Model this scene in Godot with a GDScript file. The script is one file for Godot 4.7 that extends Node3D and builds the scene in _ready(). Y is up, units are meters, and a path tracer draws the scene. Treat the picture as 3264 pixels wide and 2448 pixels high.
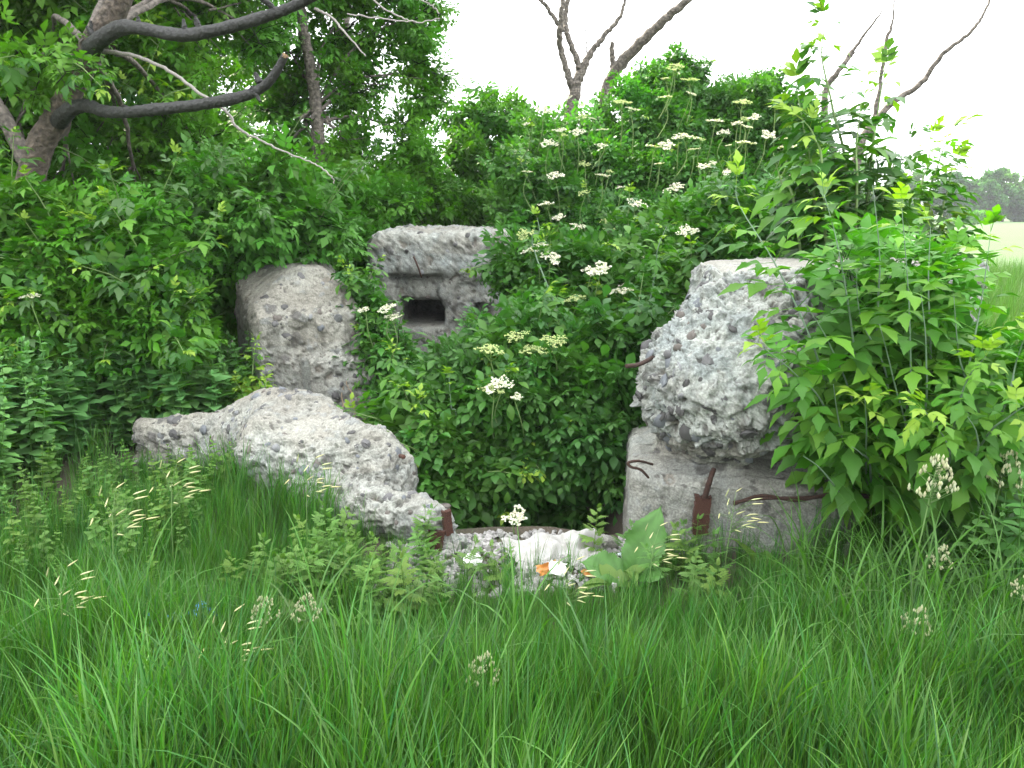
extends Node3D
# An overgrown concrete ruin at the edge of a field: helpers first, then _ready() builds the place.
var rng := RandomNumberGenerator.new()
var used := {}
var M := {}

# ---------------------------------------------------------------- small helpers
func R(a: float, b: float) -> float:
	return rng.randf_range(a, b)

func unit() -> Vector3:
	var z := R(-1, 1)
	var a := R(0, TAU)
	var q := sqrt(1.0 - z * z)
	return Vector3(q * cos(a), z, q * sin(a))

func numbered(called: String) -> String:
	if not used.has(called):
		used[called] = 0
		return called
	used[called] += 1
	return "%s_%03d" % [called, used[called]]

func tag(o: Node3D, label: String, category := "", group := "", kind := "") -> Node3D:
	if label: o.set_meta("label", label)
	if category: o.set_meta("category", category)
	if group: o.set_meta("group", group)
	if kind: o.set_meta("kind", kind)
	return o

func thing(called: String, at: Vector3, label: String, category: String, group := "", kind := "") -> Node3D:
	var o := Node3D.new()
	o.name = numbered(called)
	o.position = at
	add_child(o)
	return tag(o, label, category, group, kind)

func part(called: String, mesh: Mesh, mat: Material, parent: Node3D, t := Transform3D()) -> MeshInstance3D:
	var o := MeshInstance3D.new()
	o.name = called if parent != self else numbered(called)
	o.mesh = mesh
	o.material_override = mat
	o.transform = t
	parent.add_child(o, true)
	return o

func multi(called: String, mesh: Mesh, mat: Material, xf: Array, cols: Array, parent: Node3D) -> MultiMeshInstance3D:
	var mm := MultiMesh.new()
	mm.transform_format = MultiMesh.TRANSFORM_3D
	mm.use_colors = true
	mm.mesh = mesh
	mm.instance_count = xf.size()
	for i in xf.size():
		mm.set_instance_transform(i, xf[i])
		mm.set_instance_color(i, cols[i])
	var o := MultiMeshInstance3D.new()
	o.name = called if parent != self else numbered(called)
	o.multimesh = mm
	o.material_override = mat
	o.set_meta("kind", "stuff")
	parent.add_child(o, true)
	return o

func st_new() -> SurfaceTool:
	var st := SurfaceTool.new()
	st.begin(Mesh.PRIMITIVE_TRIANGLES)
	st.set_smooth_group(0)
	return st

func done(st: SurfaceTool) -> ArrayMesh:
	st.generate_normals()
	return st.commit()

func tri(st: SurfaceTool, a: Vector3, b: Vector3, c: Vector3, ca: Color, cb: Color, cc: Color) -> void:
	st.set_color(ca); st.add_vertex(a)
	st.set_color(cb); st.add_vertex(b)
	st.set_color(cc); st.add_vertex(c)

func frame(dir: Vector3, up := Vector3.UP) -> Basis:
	var z := dir.normalized()
	if absf(z.dot(up)) > 0.98:
		up = Vector3(0.3, 0.2, 1).normalized()
	var x := up.cross(z).normalized()
	return Basis(x, z.cross(x), z)

# a tube through points, each with its radius
func tube(st: SurfaceTool, pts: Array, rad: Array, sides := 6, col := Color.WHITE, rough := 0.0, cap := true) -> void:
	var rings := []
	var b := Basis()
	for i in pts.size():
		var d: Vector3 = (pts[mini(i + 1, pts.size() - 1)] - pts[maxi(i - 1, 0)])
		if i == 0:
			b = frame(d)
		else:
			var z := d.normalized()
			var x := (b.x - z * b.x.dot(z)).normalized()
			b = Basis(x, z.cross(x), z)
		var ring := []
		for k in sides:
			var a := TAU * k / sides
			var r: float = rad[i] * (1.0 + (R(-rough, rough) if rough > 0.0 else 0.0))
			ring.append(pts[i] + (b.x * cos(a) + b.y * sin(a)) * r)
		rings.append(ring)
	for i in rings.size() - 1:
		for k in sides:
			var n := (k + 1) % sides
			tri(st, rings[i][k], rings[i + 1][n], rings[i][n], col, col, col)
			tri(st, rings[i][k], rings[i + 1][k], rings[i + 1][n], col, col, col)
	if cap:
		var e: Vector3 = pts[-1]
		for k in sides:
			tri(st, rings[-1][k], e, rings[-1][(k + 1) % sides], col, col, col)

# Catmull-Rom through points, with radii running along
func smooth(pts: Array, rad: Array, per := 5, jitter := 0.0) -> Array:
	var p2 := []
	var r2 := []
	for i in pts.size() - 1:
		var p0: Vector3 = pts[maxi(i - 1, 0)]
		var p3: Vector3 = pts[mini(i + 2, pts.size() - 1)]
		for k in per:
			var t := float(k) / per
			var q: Vector3 = (pts[i] as Vector3).cubic_interpolate(pts[i + 1], p0, p3, t)
			p2.append(q + unit() * jitter * (1.0 if i + k > 0 else 0.0))
			r2.append(lerpf(rad[i], rad[i + 1], t))
	p2.append(pts[-1])
	r2.append(rad[-1])
	return [p2, r2]

func limb(st: SurfaceTool, pts: Array, rad: Array, sides := 8, rough := 0.06, jitter := 0.0, col := Color.WHITE) -> void:
	var s := smooth(pts, rad, 9, jitter)
	var swell := R(0, 50)
	for i in s[1].size():
		s[1][i] *= 1.0 + 1.6 * rough * (n_low.get_noise_1d(swell + i * 0.35) + 0.6 * n_low.get_noise_1d(swell + 30 + i * 1.3))
	tube(st, s[0], s[1], sides, col, rough)

# ---------------------------------------------------------------- leaves
const ELDER := [0.04, 0.55, 0.92, 1.0, 0.78, 0.4, 0.0]
const ELDER_TIP := [0.04, 0.5, 0.9, 1.05, 0.8, 0.42, 0.0]
const MAPLE := [0.08, 0.62, 1.0, 0.92, 0.62, 0.4, 0.13, 0.0]
const MAPLE_TIP := [0.08, 0.45, 0.9, 1.05, 0.62, 0.5, 0.2, 0.0]
const LANCE := [0.1, 0.7, 1.0, 0.95, 0.7, 0.35, 0.0]
const HEART := [0.55, 0.98, 0.9, 1.0, 0.72, 0.58, 0.28, 0.0]

var fine_leaves := false
func toothed(prof: Array) -> Array:
	var out := []
	for i in 15:
		var f := i / 14.0 * (prof.size() - 1)
		var k := mini(int(f), prof.size() - 2)
		out.append(lerpf(prof[k], prof[k + 1], f - k) * (1.05 if i % 2 == 0 else 0.93))
	return out

func leaflet(st: SurfaceTool, t: Transform3D, L: float, W: float, prof: Array, fold: float, curl: float, c := Color.WHITE) -> void:
	if fine_leaves:
		prof = toothed(prof)
	var n := prof.size() - 1
	var mids := []
	var ls := []
	var rs := []
	var p := Vector3.ZERO
	var skew := R(-0.12, 0.12)
	for i in n + 1:
		var a := curl * (float(i) / n)
		var w: float = prof[i] * W
		var side := Vector3(w, fold * w, 0)
		mids.append(t * p)
		ls.append(t * (p + Vector3(-side.x, side.y, 0.1 * w)))
		rs.append(t * (p + Vector3(side.x, side.y, 0.1 * w)))
		p += Vector3(skew * sin(PI * i / n) * L / n, -sin(a) * L / n, cos(a) * L / n)
	var cm := Color(c.r * 1.12, c.g * 1.1, c.b * 1.15)
	for i in n:
		if i > 0:
			tri(st, ls[i], mids[i + 1], mids[i], c, cm, cm)
			tri(st, mids[i], mids[i + 1], rs[i], cm, cm, c)
		else:
			tri(st, ls[i], mids[i + 1], mids[i], c, cm, cm)
			tri(st, mids[i], mids[i + 1], rs[i], cm, cm, c)
		if i < n - 1:
			tri(st, ls[i], ls[i + 1], mids[i + 1], c, c, cm)
			tri(st, mids[i + 1], rs[i + 1], rs[i], cm, c, c)

# one whole leaf, base at the origin, pointing along +Z, about `size` long
func leaf(st: SurfaceTool, t: Transform3D, kind: String, size: float, c := Color.WHITE) -> void:
	match kind:
		"elder":
			var pairs := 2 if R(0, 1) < 0.75 else 1
			var prof := []
			var z := 0.22
			var end := 0.3 + 0.18 * pairs
			_stalk(st, t, size * end, size, 0.014, c)
			for k in pairs:
				for s in [-1.0, 1.0]:
					var l := size * R(0.4, 0.52)
					leaflet(st, t * Transform3D(_turn(s * R(1.0, 1.3), R(0.1, 0.45), s * R(-0.2, 0.3)), Vector3(0, -0.03 * k * size, z * size)), l, l * R(0.22, 0.27), ELDER, R(0.1, 0.3), R(0.2, 0.8), _vary(c))
				z += 0.2
			leaflet(st, t * Transform3D(_turn(R(-0.15, 0.15), R(0.05, 0.4), R(-0.2, 0.2)), Vector3(0, -0.03 * size, end * size)), size * R(0.45, 0.56), size * R(0.11, 0.14), ELDER_TIP, R(0.1, 0.3), R(0.3, 0.9), _vary(c))
		"maple":
			var pairs := 1 if R(0, 1) < 0.6 else 2
			var z := 0.36
			var end := 0.38 + 0.16 * pairs
			_stalk(st, t, size * end, size, 0.012, c)
			for k in pairs:
				for s in [-1.0, 1.0]:
					var l := size * R(0.4, 0.52)
					leaflet(st, t * Transform3D(_turn(s * R(0.7, 1.1), R(0.0, 0.3), s * R(-0.3, 0.2)), Vector3(0, -0.02 * k * size, z * size)), l, l * R(0.20, 0.26), MAPLE, R(0.05, 0.3), R(0.1, 0.65), _vary(c))
				z += 0.17
			leaflet(st, t * Transform3D(_turn(R(-0.15, 0.15), R(0.05, 0.4), R(-0.2, 0.2)), Vector3(0, -0.02 * size, end * size)), size * R(0.46, 0.58), size * R(0.12, 0.155), MAPLE_TIP, R(0.05, 0.3), R(0.2, 0.9), _vary(c))
		"lance":
			leaflet(st, t, size, size * R(0.13, 0.18), LANCE, R(0.05, 0.3), R(0.3, 1.0), _vary(c))
		"nettle":
			leaflet(st, t, size, size * R(0.3, 0.36), HEART, R(0.05, 0.2), R(0.2, 0.6), _vary(c))

func _vary(c: Color) -> Color:
	var k := R(0.85, 1.15)
	return Color(c.r * k * R(0.94, 1.06), c.g * k, c.b * k * R(0.92, 1.08))

func _turn(yaw: float, down: float, roll: float) -> Basis:
	return Basis(Vector3.UP, yaw) * Basis(Vector3.RIGHT, down) * Basis(Vector3.BACK, roll)

func _stalk(st: SurfaceTool, t: Transform3D, len: float, size: float, r: float, c: Color) -> void:
	var a := t * Vector3.ZERO
	var b := t * Vector3(0, -0.03 * size, len)
	tube(st, [a, b], [r * size * 0.8, r * size * 0.4], 3, Color(c.r * 1.3, c.g * 1.05, c.b), 0.0, false)

# leaves in opposite pairs along a stem: [transform, size, share along the stem]
func pairs_along(pts: Array, step: float, size: float, from := 0.1, wind := Vector3.ZERO, droop := 0.3) -> Array:
	var out := []
	var total := 0.0
	for i in pts.size() - 1:
		total += pts[i].distance_to(pts[i + 1])
	var run := from * total
	var turn := R(0, PI)
	while run < total:
		var left := run
		var i := 0
		while i < pts.size() - 2 and left > pts[i].distance_to(pts[i + 1]):
			left -= pts[i].distance_to(pts[i + 1])
			i += 1
		var tan: Vector3 = (pts[i + 1] - pts[i]).normalized()
		var p: Vector3 = pts[i] + tan * left
		var f := run / total
		var b := frame(tan)
		var s := size * (0.75 + 0.6 * sin(PI * clampf(f * 0.9, 0, 1))) * (1.0 - 0.55 * pow(f, 4)) * 0.8
		for k in 2:
			var a := turn + k * PI + R(-0.3, 0.3)
			var out_dir := (b.x * cos(a) + b.y * sin(a))
			var d := (out_dir * 0.9 + tan * R(0.15, 0.6) + Vector3.DOWN * R(0, droop) + wind).normalized()
			out.append([Transform3D(frame(d, (Vector3.UP + unit() * 0.35).normalized()), p), s * R(0.8, 1.15), f])
		turn += PI / 2
		run += step * R(0.85, 1.2) * (1.0 - 0.4 * f)
	for k in 3:  # young leaves at the tip
		var tan: Vector3 = (pts[-1] - pts[-2]).normalized()
		out.append([Transform3D(frame((tan + unit() * 0.6 + wind * 0.5).normalized(), (Vector3.UP + unit() * 0.3).normalized()), pts[-1]), size * R(0.35, 0.55), 1.0])
	return out

# a leafy bough: a twig along +Z with side shoots, one mesh used many times in a crown
func bough(kind: String, leaf_size: float, length: float, shoots: int, twig: Color) -> ArrayMesh:
	var st := st_new()
	var main := []
	for i in 5:
		var f := i / 4.0
		main.append(Vector3(R(-0.04, 0.04) * length, (0.12 * f - 0.22 * f * f + R(-0.03, 0.03)) * length, f * length))
	tube(st, main, [0.006, 0.005, 0.004, 0.003, 0.0015], 3, twig, 0.0, false)
	var stems := [main]
	for k in shoots:
		var f := R(0.1, 0.8)
		var p: Vector3 = main[int(f * 4)].lerp(main[mini(int(f * 4) + 1, 4)], f * 4 - int(f * 4))
		var d := Vector3(R(-1, 1), R(-0.45, 0.8), R(0.25, 1.0)).normalized()
		var l := length * R(0.3, 0.6)
		var s := [p, p + d * l * 0.5, p + d * l + Vector3(0, -0.08 * l, 0)]
		tube(st, s, [0.004, 0.003, 0.0015], 3, twig, 0.0, false)
		stems.append(s)
	for s in stems:
		for e in pairs_along(s, leaf_size * (0.42 if kind != "lance" else 0.3), leaf_size, 0.2, Vector3.ZERO, 0.4 if kind != "lance" else 0.7):
			var c := Color(1, 1, 1)
			if e[2] > 0.92:
				c = Color(1.7, 1.35, 0.95)
			leaf(st, e[0], kind, e[1], c)
	return done(st)

# scatter boughs through lobes: [centre, radii]
func crown(called: String, parent: Node3D, mesh: Mesh, mat: Material, lobes: Array, per_m2: float, reach: float, tint := Color.WHITE, spread := 0.25, deep := 0.6) -> MultiMeshInstance3D:
	var xf := []
	var cols := []
	for l in lobes:
		var c: Vector3 = l[0]
		var r: Vector3 = l[1] if l[1] is Vector3 else Vector3.ONE * l[1]
		var n := int(per_m2 * 4.0 * PI * (r.x * r.y + r.y * r.z + r.x * r.z) / 3.0 * (l[2] if l.size() > 2 else 1.0)) + 1
		var shade := R(0.85, 1.15)
		for k in n:
			var u := unit()
			var q := c + u * r * lerpf(deep, 1.0, sqrt(R(0, 1)))
			var d := Vector3(u.x, clampf(u.y * 0.7 + R(-0.1, 0.5), -0.35, 1.0), u.z) + unit() * 0.35
			var s := R(0.75, 1.2)
			var b := frame(d.normalized()).scaled(Vector3.ONE * s)
			xf.append(Transform3D(b, q - d.normalized() * reach * s * 0.75 - parent.position))
			var k2 := shade * R(1.0 - spread, 1.0 + spread)
			cols.append(Color(tint.r * k2 * R(0.85, 1.2), tint.g * k2, tint.b * k2 * R(0.8, 1.2)))
	return multi(called, mesh, mat, xf, cols, parent)

# limbs from a foot to each lobe
func limbs_to(parent: Node3D, called: String, lobes: Array, foot: Vector3, r0: float, mat: Material, share := 1.0) -> void:
	var st := st_new()
	for l in lobes:
		if R(0, 1) > share:
			continue
		var e: Vector3 = l[0]
		var a := foot + Vector3(R(-0.15, 0.15), 0, R(-0.15, 0.15))
		var m := a.lerp(e, 0.5) + Vector3(R(-0.1, 0.1), 0.12 * a.distance_to(e), R(-0.1, 0.1))
		limb(st, [a - parent.position, m - parent.position, e - parent.position], [r0, r0 * 0.65, r0 * 0.25], 5, 0.05, 0.008)
		for k in 3:
			var f: Vector3 = e + unit() * 0.5 * (l[1].x if l[1] is Vector3 else l[1])
			limb(st, [m.lerp(e, 0.4 + 0.2 * k) - parent.position, f - parent.position], [r0 * 0.35, r0 * 0.1], 4, 0.0, 0.006)
	part(called, done(st), mat, parent)

# leaves as parts of their own, each from a few shared meshes
var leaf_sets := {}
func leaf_set(kind: String) -> Array:
	if not leaf_sets.has(kind):
		var a := []
		fine_leaves = true
		for k in 7:
			var st := st_new()
			leaf(st, Transform3D(), kind, 1.0)
			a.append(done(st))
		fine_leaves = false
		leaf_sets[kind] = a
	return leaf_sets[kind]

func leaf_parts(parent: Node3D, kind: String, list: Array, mats: Array, young: Material, most := 300, from := Vector3.INF) -> int:
	if from == Vector3.INF: from = parent.position
	var set_ := leaf_set(kind)
	var n := 0
	for e in list:
		var m: Material = mats[rng.randi() % mats.size()]
		if e[2] > 0.95 and R(0, 1) < 0.7:
			m = young
		var t: Transform3D = e[0]
		t = Transform3D(t.basis.scaled(Vector3.ONE * e[1]), t.origin - from)
		part("leaf", set_[rng.randi() % set_.size()], m, parent, t)
		n += 1
		if n >= most:
			break
	return n

# several leafy stems: paths are lists of points in the world
func stems(parent: Node3D, paths: Array, r0: float, mat: Material, step: float, size: float, kind: String, mats: Array, young: Material, wind := Vector3.ZERO, from := 0.3, called := "stem") -> void:
	var room := 300
	for p in paths:
		var rad := []
		for i in p.size():
			rad.append(r0 * (1.0 - 0.85 * float(i) / (p.size() - 1)))
		var s := smooth(p, rad, 5)
		var loc := []
		for q in s[0]:
			loc.append(q - parent.position)
		var st := st_new()
		tube(st, loc, s[1], 6, Color.WHITE)
		var stem := part(called, done(st), mat, parent)
		if room > 0:
			room -= leaf_parts(stem, kind, pairs_along(s[0], step, size, from, wind), mats, young, room, parent.position)

# ---------------------------------------------------------------- elder blossom
var umbels := []
func umbel_mesh(open: bool) -> ArrayMesh:
	var st := st_new()
	var green := Color(0.2, 0.34, 0.08)
	for ray in 5:
		var a := TAU * ray / 5 + R(-0.2, 0.2)
		var tip := Vector3(cos(a) * R(0.26, 0.34), R(0.3, 0.36), sin(a) * R(0.26, 0.34)) if ray < 4 else Vector3(R(-0.05, 0.05), 0.36, R(-0.05, 0.05))
		tube(st, [Vector3.ZERO, tip], [0.012, 0.007], 3, green, 0.0, false)
		for k in 11:
			var b := R(0, TAU)
			var f := tip + Vector3(cos(b), 0, sin(b)) * sqrt(R(0, 1)) * 0.2 + Vector3(0, R(0.02, 0.09), 0)
			tube(st, [tip, f], [0.005, 0.003], 3, green, 0.0, false)
			for j in 4:
				var q := f + Vector3(R(-0.05, 0.05), R(-0.01, 0.03), R(-0.05, 0.05))
				var r := R(0.028, 0.046) if open else R(0.02, 0.032)
				var up := (Vector3.UP + unit() * 0.5).normalized()
				var fr := frame(up, unit())
				var c := Color(0.74, 0.72, 0.58) if open else Color(0.5, 0.58, 0.24)
				c = Color(c.r * R(0.9, 1.05), c.g * R(0.9, 1.05), c.b * R(0.85, 1.1))
				var top := q + up * r * (0.2 if open else 0.9)
				for s in 5:
					var a0 := TAU * s / 5
					var a1 := TAU * (s + 1) / 5
					tri(st, q + (fr.x * cos(a0) + fr.y * sin(a0)) * r, top, q + (fr.x * cos(a1) + fr.y * sin(a1)) * r, c, c, c)
	return done(st)

func umbel_parts(parent: Node3D, spots: Array, tilt := Vector3(0, 1, 0.35)) -> void:
	if umbels.is_empty():
		for k in 3: umbels.append(umbel_mesh(true))
		for k in 2: umbels.append(umbel_mesh(false))
	for s in spots:  # [place, width in metres, open]
		var up := (tilt + unit() * 0.3).normalized()
		var b := frame(up, unit())
		b = Basis(b.x, b.z, -b.y) if true else b
		var w: float = s[1] * 1.05
		s[0] += Vector3(0, 0.05, 0.16)
		var m: Mesh = umbels[rng.randi() % 3] if s[2] else umbels[3 + rng.randi() % 2]
		part("flower_umbel", m, M.petal, parent, Transform3D(b.scaled(Vector3.ONE * w), s[0] - parent.position - Vector3(0, w * 0.3, 0)))
		var st := st_new()
		var a: Vector3 = s[0] - Vector3(0, w * 0.3, 0)
		limb(st, [a - parent.position, a + Vector3(R(-0.04, 0.04), -0.14, -0.06) - parent.position, a + Vector3(R(-0.08, 0.08), -0.3, -0.22) - parent.position], [0.003, 0.004, 0.005], 4, 0.0)
		part("flower_stalk", done(st), M.stem_green, parent)

# ---------------------------------------------------------------- broken concrete
var n_low := FastNoiseLite.new()
var n_cell := FastNoiseLite.new()
var n_val := FastNoiseLite.new()
var n_chip := FastNoiseLite.new()
var n_fine := FastNoiseLite.new()

func noises() -> void:
	n_low.noise_type = FastNoiseLite.TYPE_SIMPLEX_SMOOTH; n_low.frequency = 1.6; n_low.seed = 3; n_low.fractal_octaves = 3
	for n in [n_cell, n_val]:
		n.noise_type = FastNoiseLite.TYPE_CELLULAR; n.frequency = 11.0; n.seed = 11; n.fractal_type = FastNoiseLite.FRACTAL_NONE
		n.cellular_distance_function = FastNoiseLite.DISTANCE_EUCLIDEAN
	n_cell.cellular_return_type = FastNoiseLite.RETURN_DISTANCE
	n_val.cellular_return_type = FastNoiseLite.RETURN_CELL_VALUE
	n_chip.noise_type = FastNoiseLite.TYPE_SIMPLEX; n_chip.frequency = 5.0; n_chip.fractal_type = FastNoiseLite.FRACTAL_RIDGED; n_chip.fractal_octaves = 3; n_chip.seed = 5
	n_fine.noise_type = FastNoiseLite.TYPE_SIMPLEX; n_fine.frequency = 28.0; n_fine.fractal_octaves = 3; n_fine.seed = 9

func rbox(p: Vector3, c: Vector3, h: Vector3, r: float) -> float:
	var q := (p - c).abs() - h + Vector3(r, r, r)
	return q.max(Vector3.ZERO).length() + minf(maxf(q.x, maxf(q.y, q.z)), 0.0) - r

func ell(p: Vector3, c: Vector3, r: Vector3) -> float:
	var k := ((p - c) / r).length()
	return (k - 1.0) * minf(r.x, minf(r.y, r.z))

func cap(p: Vector3, a: Vector3, b: Vector3, ra: float, rb: float) -> float:
	var t := clampf((p - a).dot(b - a) / (b - a).length_squared(), 0, 1)
	return p.distance_to(a.lerp(b, t)) - lerpf(ra, rb, t)

func smin(a: float, b: float, k: float) -> float:
	var h := maxf(k - absf(a - b), 0.0) / k
	return minf(a, b) - h * h * k * 0.25

# surface nets on a coarse grid; each quad is split finely and pushed along its normal by the fracture relief
# look(p, n) -> [how broken 0..1, how weathered 0..1]
func fragment(sdf: Callable, lo: Vector3, hi: Vector3, cell: float, sub: int, look: Callable) -> Array:
	var n := Vector3i(((hi - lo) / cell).ceil())
	var nx := n.x + 1
	var ny := n.y + 1
	var nz := n.z + 1
	var d := PackedFloat32Array()
	d.resize(nx * ny * nz)
	var at := 0
	for z in nz:
		for y in ny:
			for x in nx:
				d[at] = sdf.call(lo + Vector3(x, y, z) * cell)
				at += 1
	var vid := PackedInt32Array()
	vid.resize(nx * ny * nz)
	vid.fill(-1)
	var vp := PackedVector3Array()
	var vn := PackedVector3Array()
	var cs := [0, 1, nx, nx + 1, nx * ny, nx * ny + 1, nx * ny + nx, nx * ny + nx + 1]
	for z in n.z:
		for y in n.y:
			for x in n.x:
				var b := x + nx * (y + ny * z)
				var neg := 0
				for k in 8:
					if d[b + cs[k]] < 0.0: neg += 1
				if neg == 0 or neg == 8: continue
				var sum := Vector3.ZERO
				var cnt := 0
				for e in [[0, 1], [2, 3], [4, 5], [6, 7], [0, 2], [1, 3], [4, 6], [5, 7], [0, 4], [1, 5], [2, 6], [3, 7]]:
					var da := d[b + cs[e[0]]]
					var db := d[b + cs[e[1]]]
					if (da < 0.0) != (db < 0.0):
						var t := da / (da - db)
						var pa := Vector3(e[0] & 1, (e[0] >> 1) & 1, e[0] >> 2)
						var pb := Vector3(e[1] & 1, (e[1] >> 1) & 1, e[1] >> 2)
						sum += pa.lerp(pb, t)
						cnt += 1
				var p := lo + (Vector3(x, y, z) + sum / cnt) * cell
				var h := cell * 0.6
				var g := Vector3(sdf.call(p + Vector3(h, 0, 0)) - sdf.call(p - Vector3(h, 0, 0)), sdf.call(p + Vector3(0, h, 0)) - sdf.call(p - Vector3(0, h, 0)), sdf.call(p + Vector3(0, 0, h)) - sdf.call(p - Vector3(0, 0, h)))
				vid[b] = vp.size()
				vp.append(p)
				vn.append(g.normalized())
	var P := PackedVector3Array()
	var C := PackedColorArray()
	var I := PackedInt32Array()
	var N := PackedVector3Array()
	var known := {}
	var step := [1, nx, nx * ny]
	for z in range(1, n.z):
		for y in range(1, n.y):
			for x in range(1, n.x):
				var b := x + nx * (y + ny * z)
				for ax in 3:
					var a := d[b]
					var c := d[b + step[ax]]
					if (a < 0.0) == (c < 0.0): continue
					var u: int = step[(ax + 1) % 3]
					var v: int = step[(ax + 2) % 3]
					var q := [vid[b - u - v], vid[b - v], vid[b], vid[b - u]]
					if q.min() < 0: continue
					if a < 0.0: q.reverse()
					var ids := PackedInt32Array()
					for j in sub + 1:
						for i in sub + 1:
							var s := float(i) / sub
							var t := float(j) / sub
							var pp := vp[q[0]].lerp(vp[q[1]], s).lerp(vp[q[3]].lerp(vp[q[2]], s), t)
							var key := Vector3i((pp * 5000.0).round())
							var id: int = known.get(key, -1)
							if id < 0:
								id = P.size()
								known[key] = id
								var nn := vn[q[0]].lerp(vn[q[1]], s).lerp(vn[q[3]].lerp(vn[q[2]], s), t).normalized()
								var r := relief(pp, nn, look)
								P.append(pp + nn * r[0])
								C.append(r[1])
								N.append(Vector3.ZERO)
							ids.append(id)
					for j in sub:
						for i in sub:
							var o := j * (sub + 1) + i
							I.append_array([ids[o], ids[o + 1], ids[o + sub + 2], ids[o], ids[o + sub + 2], ids[o + sub + 1]])
	for k in range(0, I.size(), 3):
		var f := (P[I[k + 2]] - P[I[k]]).cross(P[I[k + 1]] - P[I[k]])
		N[I[k]] += f; N[I[k + 1]] += f; N[I[k + 2]] += f
	for k in N.size():
		N[k] = N[k].normalized()
	var arr := []
	arr.resize(Mesh.ARRAY_MAX)
	arr[Mesh.ARRAY_VERTEX] = P
	arr[Mesh.ARRAY_NORMAL] = N
	arr[Mesh.ARRAY_COLOR] = C
	arr[Mesh.ARRAY_INDEX] = I
	var m := ArrayMesh.new()
	m.add_surface_from_arrays(Mesh.PRIMITIVE_TRIANGLES, arr)
	return [m, P, N]

func relief(p: Vector3, n: Vector3, look: Callable) -> Array:
	var l: Array = look.call(p, n)
	var broken: float = l[0]
	var old: float = l[1]
	var q := p + Vector3(n_low.get_noise_3d(p.x * 3, p.y * 3, p.z * 3), n_low.get_noise_3d(p.y * 3 + 9, p.z * 3, p.x * 3), n_low.get_noise_3d(p.z * 3, p.x * 3 + 5, p.y * 3)) * 0.05
	var low := n_low.get_noise_3dv(p)
	broken *= clampf(1.05 + 1.1 * n_low.get_noise_3dv(p * 0.9 + Vector3(20, 4, 9)), 0.35, 1.3)
	var low2 := n_low.get_noise_3dv(p * 2.3 + Vector3(7, 3, 1))
	var dist := n_cell.get_noise_3dv(q) + 1.0
	var v := n_val.get_noise_3dv(q)
	var dist2 := n_cell.get_noise_3dv(q * 2.1 + Vector3(3, 8, 5)) + 1.0
	var v2 := n_val.get_noise_3dv(q * 2.1 + Vector3(3, 8, 5))
	var chip := n_chip.get_noise_3dv(p)
	var fine := n_fine.get_noise_3dv(p)
	var grain := n_fine.get_noise_3dv(p * 2.7 + Vector3(4, 1, 7))
	var fresh := Color(0.47, 0.50, 0.49).lerp(Color(0.34, 0.38, 0.395), clampf(0.5 + 1.6 * low2, 0, 1))
	var worn := Color(0.385, 0.37, 0.335).lerp(Color(0.28, 0.268, 0.245), clampf(0.5 + 1.2 * low, 0, 1))
	var c := fresh.lerp(worn, clampf(old + 0.55 * low + 0.35 * chip * (1.0 - old), 0, 1))
	var h := 0.024 * low + 0.014 * low2
	var v3 := n_val.get_noise_3dv(q * 0.5 + Vector3(1, 9, 4))
	h += broken * (0.013 * v3 + 0.015 * chip + 0.005 * fine + 0.005 * grain)
	# lumps of aggregate: stepped facets, proud stones, and sockets they fell from
	var stone := clampf((0.46 - dist) / 0.07, 0, 1)
	var stone2 := clampf((0.44 - dist2) / 0.09, 0, 1)
	h += broken * (0.008 * v + 0.008 * v2)
	if v > 0.3:
		h += broken * 0.006 * stone
		if v > 0.78: c = c.lerp(Color(0.27, 0.29, 0.31), stone * 0.6)
	elif v < -0.72:
		if v > -0.88:
			h += broken * 0.008 * stone
			c = c.lerp(Color(0.12, 0.116, 0.118), stone * 0.85)
		else:
			h -= broken * 0.018 * stone
			c = c.lerp(Color(0.21, 0.18, 0.155), stone * 0.7)
	if v2 < -0.74:
		h -= broken * 0.010 * stone2
		c = c.lerp(Color(0.12, 0.115, 0.11), stone2 * 0.8)
	elif v2 > 0.76:
		h += broken * 0.008 * stone2
		c = c.lerp(Color(0.32, 0.34, 0.355), stone2 * 0.5)
	elif v2 > 0.45:
		c = c.lerp(Color(0.62, 0.63, 0.62), stone2 * 0.55 * (1.0 - old))
	h += (1.0 - broken) * 0.003 * fine
	var streak := n_low.get_noise_3d(p.x * 7.0, p.y * 0.7 + 3.0, p.z * 7.0) * (1.0 - absf(n.y))
	c = c.lerp(Color(0.14, 0.135, 0.12), clampf(streak * 1.6 - 0.12, 0, 0.45))
	c = c.lerp(Color(0.17, 0.15, 0.13), clampf((-0.35 - grain - 0.4 * fine) * 2.2, 0, 0.75) * broken)
	var k := 1.0 + 0.25 * fine + 0.32 * grain
	if l.size() > 2:
		h *= l[2]
	return [h, Color(c.r * k, c.g * k, c.b * k)]

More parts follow.
